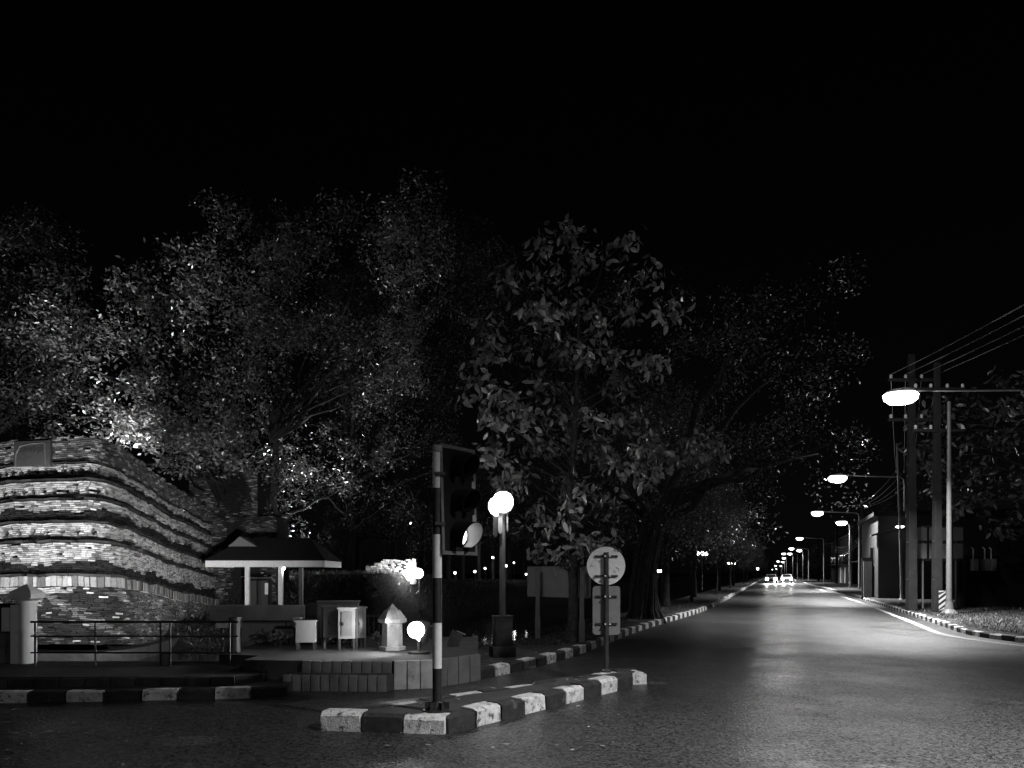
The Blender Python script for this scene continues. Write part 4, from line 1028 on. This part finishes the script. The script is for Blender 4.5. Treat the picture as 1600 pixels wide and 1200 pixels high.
for (x_, y_, zc, s_) in ((.012, -.15, zl(786), 1.0), (-.075, .13, zl(790), .95)):
    prof = [(.06, .17), (.135, .125), (.178, .05), (.178, -.05), (.135, -.125), (.06, -.17)]
    b = MB().lathe([(r_ * s_, z_ * s_) for r_, z_ in reversed(prof)], 8, ph=R(22)).build('lantern', M['lantern'], lp); b.location = (x_, y_, zc)
    c_ = MB().lathe([(.07, 0), (.07, .02), (.03, .03), (.03, .06)], 8).build('lantern_cap', M['grey_metal'], b); c_.location = (0, 0, .165 * s_)
    rib = MB()
    for k in range(8):
        a = R(22) + k * math.pi / 4; rib.tube([((r_ + .002) * s_ * math.cos(a), (r_ + .002) * s_ * math.sin(a), z_ * s_) for r_, z_ in prof], .004, 4)
    rib.build('rib', M['frame_grey'], b)
    for tx, tl, tw in ((-.045, .33, .07), (.07, .30, .022)):
        t_ = MB(); t_.add([(tx - tw / 2, -.003, -.15), (tx + tw / 2, -.003, -.15), (tx + tw / 2, -.003, -.15 - tl), (tx, -.003, -.19 - tl), (tx - tw / 2, -.003, -.15 - tl)], [(4, 3, 2, 1, 0)])
        t_.add([(tx - tw / 2, .003, -.15), (tx + tw / 2, .003, -.15), (tx + tw / 2, .003, -.15 - tl), (tx, .003, -.19 - tl), (tx - tw / 2, .003, -.15 - tl)], [(0, 1, 2, 3, 4)]); t_.build('tassel', M['tassel'], b)

    ld = bpy.data.lights.new('lantern_light', 'POINT'); ld.energy = 30; ld.shadow_soft_size = .03
    lo = bpy.data.objects.new('lantern_light', ld); COL.objects.link(lo); lo.parent = lp; lo.location = (x_, y_ - (.23 if y_ < 0 else -.23), zc - .02)

# ------------------------------------------------------------------ the notice board behind the slim tree
nb = empty('notice_board', (XD(872, 15.3), 15.3, PAVE), 'grey notice board on two posts behind the slim tree', 'notice board')
def NB(px, py, d): p = P(px, py, d); return p - nb.location
a_ = NB(826, 886, 15.9); b_ = NB(921, 884, 14.75); c_ = (a_ + b_) / 2; ang = math.atan2(b_.y - a_.y, b_.x - a_.x); wl = math.hypot(b_.x - a_.x, b_.y - a_.y)
ztop = NB(860, 886, 15.3).z; zbot = NB(860, 932, 15.3).z; zm = (ztop + zbot) / 2
boxpart('panel', (c_.x, c_.y, zm), (wl - .04, .03, ztop - zbot - .03), M['board_grey'], nb, ang)
fr = MB()
for zz in (ztop, zbot): fr.box((c_.x, c_.y, zz), (wl, .06, .03), rz=ang)
for q_ in (a_, b_): fr.box((q_.x, q_.y, zm), (.03, .06, ztop - zbot - .03), rz=ang)
fr.build('frame', M['frame_grey'], nb)
for px, d in ((840, 15.35), (909, 14.6)):
    x_ = NB(px, 900, d); MB().box((x_.x, x_.y - .03, (ztop - .1) / 2), (.085, .07, ztop + .06)).build('post', M['grey_metal'], nb, bevel=.006)
    MB().box((x_.x, x_.y - .03, .22), (.105, .09, .46)).build('post_sleeve', M['grey_metal'], nb, bevel=.006)

# ------------------------------------------------------------------ utility poles, cables, the panel frame between them
GU = 'concrete utility poles on the verge'
def utility_pole(loc, w_, h_, label, arms=True, rz=0.0):
    root = empty('utility_pole', loc, label, 'utility pole', GU, rz)
    MB().box((0, 0, h_ / 2 - .1), (w_, w_ * .8, h_), top=.62).build('shaft', M['pole_concrete'], root, bevel=.02)
    for z_ in (1.2, 2.6, 4.0): MB().tube([(-w_ * .62, -w_ * .2, z_), (w_ * .62, -w_ * .2, z_)], .012, 6).build('step_bolt', M['grey_metal'], root)
    if arms:
        for z_ in (h_ - 1.1, h_ - 2.6):
            ca = MB().box((0, -w_ * .45, z_), (1.9, .1, .1)).build('crossarm', M['pole_concrete'], root, bevel=.01)
            for x_ in (-.85, -.3, .3, .85): MB().lathe([(.03, .05), (.06, .08), (.035, .11), (.06, .14), (.03, .2)], 8, c=(x_, -w_ * .45, z_)).build('insulator', M['white_paint'], ca, smooth=True)
    return root
PA = Vector((XD(1424, 27.8), 27.8, .1)); PB = Vector((XD(1464, 26.8), 26.8, .1))
utility_pole(PA, .34, 9.8, 'square concrete utility pole with cross-arms beside the grey shop wall')
utility_pole(PB, .30, 9.2, 'square concrete utility pole with a striped board at its foot')
far_poles = []
for d in (52, 78, 108, 150):
    x, y = ST(9.6, d); far_poles.append(utility_pole((x, y, .1), .3, 9.6, 'slim distant utility pole in front of the shops', d < 100))
sbd = empty('warning_board', (PB.x + .06, PB.y - .26, .12), 'small board of diagonal black and white stripes at the pole foot', 'warning board', rz=R(8))
boxpart('plate', (0, 0, .42), (.34, .02, .72), M['black_paint'], sbd)
for k in range(-1, 4):
    z_ = .12 + k * .2; pts = [(-.17, z_), (.17, z_ + .24), (.17, z_ + .34), (-.17, z_ + .10)]
    pts = [(x_, min(.78, max(.06, zz))) for x_, zz in pts]
    MB().add([(x_, -.014, zz) for x_, zz in pts], [(0, 1, 2, 3)]).build('stripe', M['white_paint'], sbd)
sp = empty('steel_pole', (XD(1483, 25.6), 25.6, .1), 'pale round steel pole with a flared foot beside the striped board', 'pole')
MB().tube([(0, 0, 0), (0, 0, 3), (0, 0, 7.4)], [.1, .085, .06], 12).build('shaft', M['grey_metal'], sp, smooth=True); MB().lathe([(.3, 0), (.28, .04), (.15, .18), (.11, .45)], 12).build('foot', M['grey_metal'], sp)
tp = empty('thin_pole', (XD(1409, 40), 40, .1), 'thin pale pole against the grey shop wall', 'pole')
MB().tube([(0, 0, 0), (-.1, 0, 4), (-.25, 0, 8.5)], [.07, .06, .05], 10).build('shaft', M['frame_grey'], tp, smooth=True); MB().lathe([(.16, 0), (.1, .1), (.08, .3)], 10).build('foot', M['frame_grey'], tp)
# panel frame
pf = empty('panel_frame', (XD(1468, 29.4), 29.4, .1), 'steel frame of two rows of dark sign panels behind the utility poles', 'sign frame')
px0 = XD(1430, 29.4) - pf.location.x; px1 = XD(1505, 29.4) - pf.location.x; pz0 = ZD(875, 29.4) - .1; pz1 = ZD(822, 29.4) - .1; zmid = ZD(847, 29.4) - .1
for x_ in (px0 + .3, px0 + .8, px1 - .3): MB().tube([(x_, 0, -.1), (x_, 0, pz1)], .035, 8).build('post', M['frame_grey'], pf)
for zz in (pz0, zmid, pz1): MB().box(((px0 + px1) / 2, -.03, zz), (px1 - px0, .05, .05)).build('rail', M['dark_metal'], pf)
for i in range(4):
    w0 = (px1 - px0) / 4
    for (za, zb) in ((pz0, zmid), (zmid, pz1)): boxpart('panel', (px0 + w0 * (i + .5), -.06, (za + zb) / 2), (w0 - .1, .03, zb - za - .12), M['board_grey'], pf)
def cable(pts, r_, label):
    s_ = []
    for a, b in zip(pts[:-1], pts[1:]):
        a = Vector(a); b = Vector(b); sag = (b - a).length * .018
        for k in range(12): t = k / 12; p = a.lerp(b, t); p.z -= sag * 4 * t * (1 - t); s_.append(p)
    s_.append(Vector(pts[-1])); o = MB().tube(s_, r_, 5).build('power_cable', M['grey_metal']); tag(o, label, 'cable', 'overhead power cables')
for i, xo in enumerate((-.85, -.3, .3, .85)):
    A = Vector((PA.x + xo, PA.y - .15, 9.0)); Bk = Vector((13.2 + xo, -3.0, 9.6)); pts = [Bk, A]
    for fp_ in far_poles[:2]: pts.append(Vector((fp_.location.x + xo, fp_.location.y - .15, 8.75)))
    cable(pts, .014, 'thin overhead power cable strung from the concrete pole cross-arms')
utility_pole((13.2, -3.0, .1), .34, 10.6, 'square concrete utility pole on the verge beside the junction')

# ------------------------------------------------------------------ shops, house and boundary wall on the right
def building(name, x0, x1, y0, y1, h, label, m, rz=0.0):
    root = empty(name, (x0, y0, .1), label, 'building', None, rz); w_, l_ = x1 - x0, y1 - y0
    boxpart('wall', (w_ / 2, l_ / 2, h / 2 - .1), (w_, l_, h), m, root)
    boxpart('roof', (w_ / 2, l_ / 2, h + .02), (w_ + .5, l_ + .5, .22), M['roof_tile'], root)
    return root
sx = XD(1372, 42)
s1_ = building('shop_house', sx, sx + 6.5, 42, 50, 4.8, 'flat grey gable wall of a shop house beside the utility poles', M['wall_grey'], -math.atan(SL))
aw = MB(); aw.add([(-.9, -.05, 3.55), (.9, -.55, 4.1), (.9, -.55, 4.2), (-.9, -.05, 3.65), (-.9, .6, 3.55), (.9, .6, 4.1), (.9, .6, 4.2), (-.9, .6, 3.65)], [(0, 1, 2, 3), (4, 7, 6, 5), (3, 2, 6, 7), (0, 4, 5, 1), (1, 5, 6, 2), (0, 3, 7, 4)])
o = aw.build('awning', M['dark_metal'], s1_); o.location = (.55, 0, 0)
l_ = MB().lathe([(.02, -.1), (.12, -.06), (.14, 0), (.05, .06)], 10).build('wall_lamp', M['small_lamp'], s1_, smooth=True); l_.location = (1.0, -.75, 4.05); l_.scale = (1.6, 1, 1)
boxpart('lamp_bracket', (1.0, -.38, 4.1), (.05, .75, .05), M['dark_metal'], s1_)
fpn = empty('ribbed_fence', (XD(1352, 43.5), 43.5, .1), 'ribbed sheet-metal fence and pale door beside the grey shop wall', 'fence')
for k in range(9): boxpart('sheet_panel', (.55 + k * .16, 0, 1.5 - .05), (.12, .05, 3.1), M['wall_grey'], fpn)
boxpart('backing', (1.1, .05, 1.45), (1.6, .04, 3.0), M['wall_dark'], fpn)
dr = boxpart('door', (.12, -.02, 1.05), (.5, .06, 2.2), M['shutter'], fpn); boxpart('door_frame', (.12, .03, 1.15), (.66, .06, 2.45), M['wall_dark'], fpn); MB().box((.3, -.06, 1.0), (.03, .04, .14)).build('handle', M['dark_metal'], dr)
for i, (lat, d0, d1, h_, lab, mm) in enumerate(((13.4, 52, 58, 3.6, 'two-storey shop house with shuttered front beyond the ribbed fence', 'wall_grey'), (12.4, 60, 72, 5.2, 'dark shop house with a lit sign far along the verge', 'wall_dark'), (11.2, 76, 96, 5.5, 'low pale shop row far along the verge', 'wall_grey'), (11.2, 102, 140, 7.0, 'distant dark shop row near the street end', 'wall_dark'))):
    x, y = ST(lat, d0); b = building('shop_house', x, x + 7, y, y + (d1 - d0), h_, lab, M[mm], -math.atan(SL))
    Ln = d1 - d0; n = max(2, int(Ln / 3.5))
    for k in range(n):
        yy = Ln * (k + .5) / n
        sh_ = boxpart('roller_shutter', (-.04, yy, 1.2), (.08, Ln / n * .7, 2.4), M['shutter'] if (i + k) % 2 else M['wall_grey'], b)
        for q_ in range(6): boxpart('slat', (-.09, yy, .3 + q_ * .38), (.03, Ln / n * .7, .3), M['shutter'], b) if i == 0 else None
        wn_ = boxpart('window', (-.03, yy, 3.9), (.06, Ln / n * .5, 1.1), M['glass_dark'], b); boxpart('sill', (-.1, yy, 3.3), (.16, Ln / n * .56, .07), M['wall_grey'], wn_)
    if i in (1, 2):
        boxpart('lit_sign', (-.35, 1.6, 2.75), (.3, .9, .35), glow('lit_sign', 2.5), b)
    boxpart('canopy', (-.6, Ln / 2, 2.9), (1.2, Ln, .08), M['roof_tile'], b)
bw_ = empty('boundary_wall', (XD(1502, 31), 31, .1), 'long black boundary wall behind the verge', 'wall')
boxpart('wall', (7, .1, 1.0), (14.2, .2, 2.2), M['wall_dark'], bw_); boxpart('coping', (7, .1, 2.13), (14.3, .3, .08), M['wall_dark'], bw_)
for k in range(5): boxpart('pier', (.2 + k * 3.4, -.04, 1.05), (.3, .3, 2.3), M['wall_dark'], bw_)
hs = empty('house', (XD(1560, 46), 46, .1), 'dim house with a pale sloping roof beyond the black boundary wall', 'house')
boxpart('wall', (2.2, 2.5, 1.3), (6.6, 5, 2.8), M['wall_dark'], hs)
MB().add([(-1.6, -.5, 2.55), (6.2, -.5, 2.55), (6.2, 5.5, 2.55), (-1.6, 5.5, 2.55), (.4, 2.5, 3.75), (4.6, 2.5, 3.75)], [(0, 1, 5, 4), (1, 2, 5), (2, 3, 4, 5), (3, 0, 4), (3, 2, 1, 0)]).build('roof', M['shutter'], hs)
boxpart('window', (1.5, -.03, 1.6), (1.2, .06, 1.0), M['glass_dark'], hs)
for px, lab in ((1523, 'small grey meter box with a pipe on top on the black wall'), (1541, 'grey meter box, left one of the close pair on the black wall'), (1551, 'grey meter box, right one of the close pair on the black wall')):
    d = 30.7; b = empty('meter_box', (XD(px, d), d, ZD(893, d)), lab, 'meter box', 'meter boxes on the boundary wall')
    boxpart('case', (0, .06, .28), (.24, .3, .5), M['cabinet'], b, bevel=.02); boxpart('cover', (0, -.1, .3), (.17, .03, .28), M['board_grey'], b, bevel=.008); MB().tube([(0, .1, .5), (0, .1, .95), (-.08, .1, 1.0)], .025, 6).build('pipe', M['white_paint'], b)

# ------------------------------------------------------------------ cars with headlights far down the street
def car(lat, d, label, m, power):
    x, y = ST(lat, d); root = empty('car', (x, y, 0.02), label, 'car', 'cars approaching far down the street', -math.atan(SL))
    prof = [(-2.1, .35), (-2.1, .75), (-1.95, .9), (-1.0, .98), (-.45, 1.42), (.9, 1.45), (1.7, 1.0), (2.1, .92), (2.15, .35)]
    vs = []; n = len(prof)
    for sx, ins in ((-1, 0), (1, 0)):
        for yy, zz in prof: vs.append((sx * (.86 - (.16 if zz > 1.1 else 0)), yy, zz))
    fs = [tuple(range(n)), tuple(range(2 * n - 1, n - 1, -1))] + [(i, (i + 1) % n + 0, n + (i + 1) % n, n + i) for i in range(n)]
    fs = [fs[0], fs[1]] + [(n + i, n + (i + 1) % n, (i + 1) % n, i) for i in range(n)]
    body = MB().add(vs, fs).build('body', m, root, bevel=.03, smooth=True)
    MB().add([(-.66, -.97, 1.02), (.66, -.97, 1.02), (.6, -.50, 1.395), (-.6, -.50, 1.395)], [(0, 1, 2, 3)]).build('windscreen', M['glass_dark'], root).location = (0, -.025, .01)
    boxpart('bumper', (0, -2.12, .42), (1.66, .12, .2), M['dark_metal'], root, bevel=.03); boxpart('grille', (0, -2.11, .62), (.8, .05, .14), M['dark_metal'], root)
    for sx in (-1, 1):
        for yy in (-1.35, 1.35):
            wh = MB().lathe([(.2, -.1), (.31, -.09), (.31, .09), (.2, .1)], 16).build('wheel', M['rubber'], root); wh.location = (sx * .78, yy, .3); wh.rotation_euler = (0, R(90), 0)
            rm = MB().lathe([(.05, -.11), (.19, -.105), (.19, .105), (.05, .11)], 12).build('rim', M['grey_metal'], wh)
        hl = MB().lathe([(.26, 0), (.22, .05), (.1, .08)], 12).build('headlight', M['head_lens'], root, smooth=True); hl.location = (sx * .62, -2.1, .68); hl.rotation_euler = (R(90), 0, 0)
        ld = bpy.data.lights.new('head_light', 'SPOT'); ld.energy = power; ld.spot_size = R(50); ld.spot_blend = .6; ld.shadow_soft_size = .12
        lo = bpy.data.objects.new('head_light', ld); COL.objects.link(lo); lo.parent = root; lo.location = (sx * .62, -2.26, .68); lo.rotation_euler = (R(84), 0, R(180))
    return root
car(0.0, 118, 'dark car with blazing headlights leading the oncoming cars', M['car_paint'], 2200)
car(2.55, 122, 'pale car with blazing headlights nearer the shops', M['car_paint_pale'], 2200)
car(1.6, 150, 'dark car tailing the two leading cars', M['car_paint'], 1200)

# ------------------------------------------------------------------ small lamps across the moat and on the strip
def globe_lamp(loc, h_, label, group, power, globes=3, s_=.16):
    root = empty('globe_lamp', loc, label, 'lamp', group)
    MB().tube([(0, 0, -.1), (0, 0, h_ * .6), (0, 0, h_)], [.06, .045, .04], 8).build('post', M['dark_metal'], root, smooth=True)
    for k in range(globes):
        a = k * 2 * math.pi / globes + .4; q_ = .42 if globes > 1 else 0
        if q_: MB().tube([(0, 0, h_ - .25), (q_ * math.cos(a) * .6, q_ * math.sin(a) * .6, h_ - .3), (q_ * math.cos(a), q_ * math.sin(a), h_ - .1)], .02, 6).build('arm', M['dark_metal'], root)
        b = MB().lathe([(s_ * .4, -s_ * .9), (s_ * .85, -s_ * .5), (s_, 0), (s_ * .85, s_ * .5), (s_ * .4, s_ * .9)], 12).build('globe', M['small_lamp'], root, smooth=True); b.location = (q_ * math.cos(a), q_ * math.sin(a), h_ + .05)
    ld = bpy.data.lights.new('globe_light', 'POINT'); ld.energy = power; ld.shadow_soft_size = .2
    lo = bpy.data.objects.new('globe_light', ld); COL.objects.link(lo); lo.parent = root; lo.location = (0, 0, h_ + .45)
    return root
GG = 'globe lamps on the moat side of the street'
def gl(px, py, d, zb, globes, lab, grp, power=60, s_=.16): return globe_lamp((XD(px, d), d, zb), ZD(py, d) - zb, lab, grp, power, globes, s_)
gl(1097, 866, 66, PAVE, 3, 'triple globe lamp post among the street trees by the moat', GG, 90, .2)
gl(1143, 881, 100, PAVE, 3, 'triple globe lamp post deep among the street trees', GG, 90, .2)
gl(1184, 889, 190, PAVE, 1, 'single globe lamp near the end of the tree line', GG, 120, .35)
GB2 = 'small lamps on the far bank'
gl(1028, 893, 90, 1.0, 3, 'triple globe lamp across the moat beside the massive old tree', GB2, 30, .18)
for px, py, d, pw in ((770, 872, 68, 60), (791, 885, 66, 60), (742, 894, 63, 14), (711, 896, 60, 10), (803, 880, 90, 30), (641, 818, 58, 20), (822, 898, 80, 14), (758, 889, 75, 14)):
    gl(px, py, d, .8, 1, 'single globe lamp glowing on the far bank of the moat', GB2, pw, .11)

# ------------------------------------------------------------------ small plants, litter
GP = 'small leafy plants on the terrace'
def plant(px, py, d, r_, n, lab, seed):
    p = P(px, py, d); root = empty('leafy_plant', (p.x, p.y, .36), lab, 'plant', GP)
    mb = MB(); rr = random.Random(seed); cs = []
    for k in range(6):
        t_ = Vector((rr.uniform(-r_, r_), rr.uniform(-r_, r_) * .6, rr.uniform(.08, p.z - .36 + r_)))
        mb.tube([(0, 0, -.02), (t_.x * .5, t_.y * .5, t_.z * .7), tuple(t_)], [.006, .005, .003], 5)
        for q_ in range(n // 6): cs.append((t_.x * rr.uniform(.4, 1.1), t_.y * rr.uniform(.4, 1.1), t_.z * rr.uniform(.5, 1.05)))
    mb.build('stem', M['bark'], root); obj('foliage', leaf_mesh(np.array(cs), np.random.default_rng(seed).uniform(.05, .11, len(cs)), -.2, .4, .3, seed, True), M['leaf_large'], root)
plant(590, 996, 11.9, .09, 40, 'leafy plant between the cabinets and the stone finial post', 1)
plant(519, 1004, 11.9, .14, 60, 'low leafy plant under the service cabinets', 2)
plant(548, 1004, 11.9, .12, 60, 'low leafy plant at the foot of the narrow service cabinet', 3)
plant(455, 999, 12.0, .13, 60, 'low leafy plant beside the lowest service cabinet', 4)
plant(416, 1000, 12.1, .14, 70, 'low leafy plant in front of the concrete parapet', 5)
# dry leaves and scraps on the ground
rr = random.Random(77); cs = []
for k in range(70): cs.append((rr.uniform(-1.5, 1.2), rr.uniform(6.2, 8.4), .012))
for k in range(130):
    d = rr.uniform(11.5, 22); x, y = rr.uniform(-3.4, -2.8), d; xx = np.interp(d, [11, 13.5, 16, 19.6, 24], [0, 1.1, 2.0, 3.4, 5.3]) - rr.uniform(.1, 1.6); cs.append((xx, d, PAVE + .012))
for k in range(40): t_ = rr.random(); cs.append((-1.4 + 3.0 * t_ + rr.uniform(-.1, .35), 7.25 + 2.9 * t_, .18))
for k in range(60): cs.append((rr.uniform(-6, -3), rr.uniform(5.6, 8.2), .012))
me = leaf_mesh(np.array(cs), np.random.default_rng(5).uniform(.03, .09, len(cs)), 0, .5, .3, 9)
co_ = np.empty(len(me.vertices) * 3, dtype=np.float32); me.vertices.foreach_get('co', co_); co_ = co_.reshape(-1, 3)
base_z = np.repeat(np.array([c[2] for c in cs]), 4); co_[:, 2] = base_z + np.clip((co_[:, 2] - base_z) * .15, -.008, .02); me.vertices.foreach_set('co', co_.reshape(-1)); me.update()
tag(obj('leaf_litter', me, M['leaf_dry']), 'scattered dry fallen leaves on the ground', 'litter', kind='stuff')



# rough grass on the far bank and on the verge: too many blades to count
rr = random.Random(91); cs = []
for k in range(15000):
    d = 29 + 34 * rr.random() ** 1.3; q_ = rr.uniform(.8, 8.5); cs.append((bank_x(d) - q_, d, bank_z(q_, d) + .02))
tag(obj('bank_grass', leaf_mesh(np.array(cs), np.random.default_rng(6).uniform(.12, .38, len(cs)), -1.6, .1, .3, 61), M['leaf_dark']), 'rough grass growing on the sloping far bank', 'grass', kind='stuff')
cs = []
for k in range(14000):
    d = 13 + 22 * rr.random() ** 1.2; xk = np.interp(d, [q[1] for q in KV[2:9]], [q[0] for q in KV[2:9]]); cs.append((xk + .35 + 7.0 * rr.random() ** 1.2, d, .115))
tag(obj('verge_grass', leaf_mesh(np.array(cs), np.random.default_rng(7).uniform(.04, .13, len(cs)), -1.2, .14, .3, 62, tone=(.1, .6)), M['leaf_dark']), 'thin trampled grass on the verge', 'grass', kind='stuff')
cs = []
for k in range(9000):
    d = 13.8 + 24 * rr.random() ** 1.4; xk = np.interp(d, [q[1] for q in KR[:9]], [q[0] for q in KR[:9]]); cs.append((xk - .45 - 1.7 * rr.random(), d, PAVE - .005))
tag(obj('strip_grass', leaf_mesh(np.array(cs), np.random.default_rng(8).uniform(.03, .10, len(cs)), -1.0, .16, .3, 63), M['leaf_dark']), 'thin grass and weeds under the street trees', 'grass', kind='stuff')

# clutter on the terrace beside the cabinets
fe = empty('bar_fence', (XD(568, 12.6), 12.6, .36), 'low dark iron bar fence behind the stone finial post', 'fence')
Lf = XD(600, 12.6) - XD(568, 12.6) + .35
for k in range(9): MB().tube([(Lf * k / 8, 0, -.02), (Lf * k / 8, 0, .46)], .009, 6).build('bar', M['dark_metal'], fe)
for z_ in (.08, .42): MB().box((Lf / 2, 0, z_), (Lf + .04, .02, .025)).build('rail', M['dark_metal'], fe)
pv = empty('pipe_valve', (XD(447, 11.9), 11.9, .36), 'bent water pipe with a round valve wheel in front of the parapet', 'pipe')
MB().tube([(-.2, 0, -.02), (-.2, 0, .22), (-.16, 0, .28), (.1, 0, .28), (.15, 0, .24), (.15, 0, -.02)], .028, 8).build('pipe', M['dark_metal'], pv, smooth=True)
MB().lathe([(.03, -.012), (.07, -.01), (.07, .01), (.03, .012)], 12, c=(0, 0, .38)).build('valve_wheel', M['dark_metal'], pv); MB().tube([(0, 0, .28), (0, 0, .39)], .012, 6).build('stem', M['dark_metal'], pv)
wb_ = empty('white_box', (XD(465, 11.7), 11.7, .36), 'small white lidded box on a bracket beside the lowest service cabinet', 'box')
boxpart('case', (0, 0, .42), (.13, .12, .07), M['white_paint'], wb_, bevel=.008); boxpart('bracket', (0, .03, .18), (.03, .03, .42), M['dark_metal'], wb_)
plant(437, 1001, 11.7, .13, 70, 'low leafy plant under the bent water pipe', 6)
plant(533, 1004, 11.6, .12, 70, 'low leafy plant between the two oval-door cabinets', 7)
plant(400, 1002, 12.2, .15, 80, 'wide leafy plant at the parapet end near the railing', 8)
# lower telephone cables slung along the poles
for i, (xo, z_) in enumerate(((-.2, 5.6), (-.22, 5.2), (-.2, 4.9))):
    A = Vector((PA.x + xo, PA.y - .15, z_)); pts = [A]
    for fp_ in far_poles[:3]: pts.append(Vector((fp_.location.x + xo, fp_.location.y - .12, z_ - .1)))
    cable(pts, .016, 'lower dark telephone cable sagging between the utility poles')
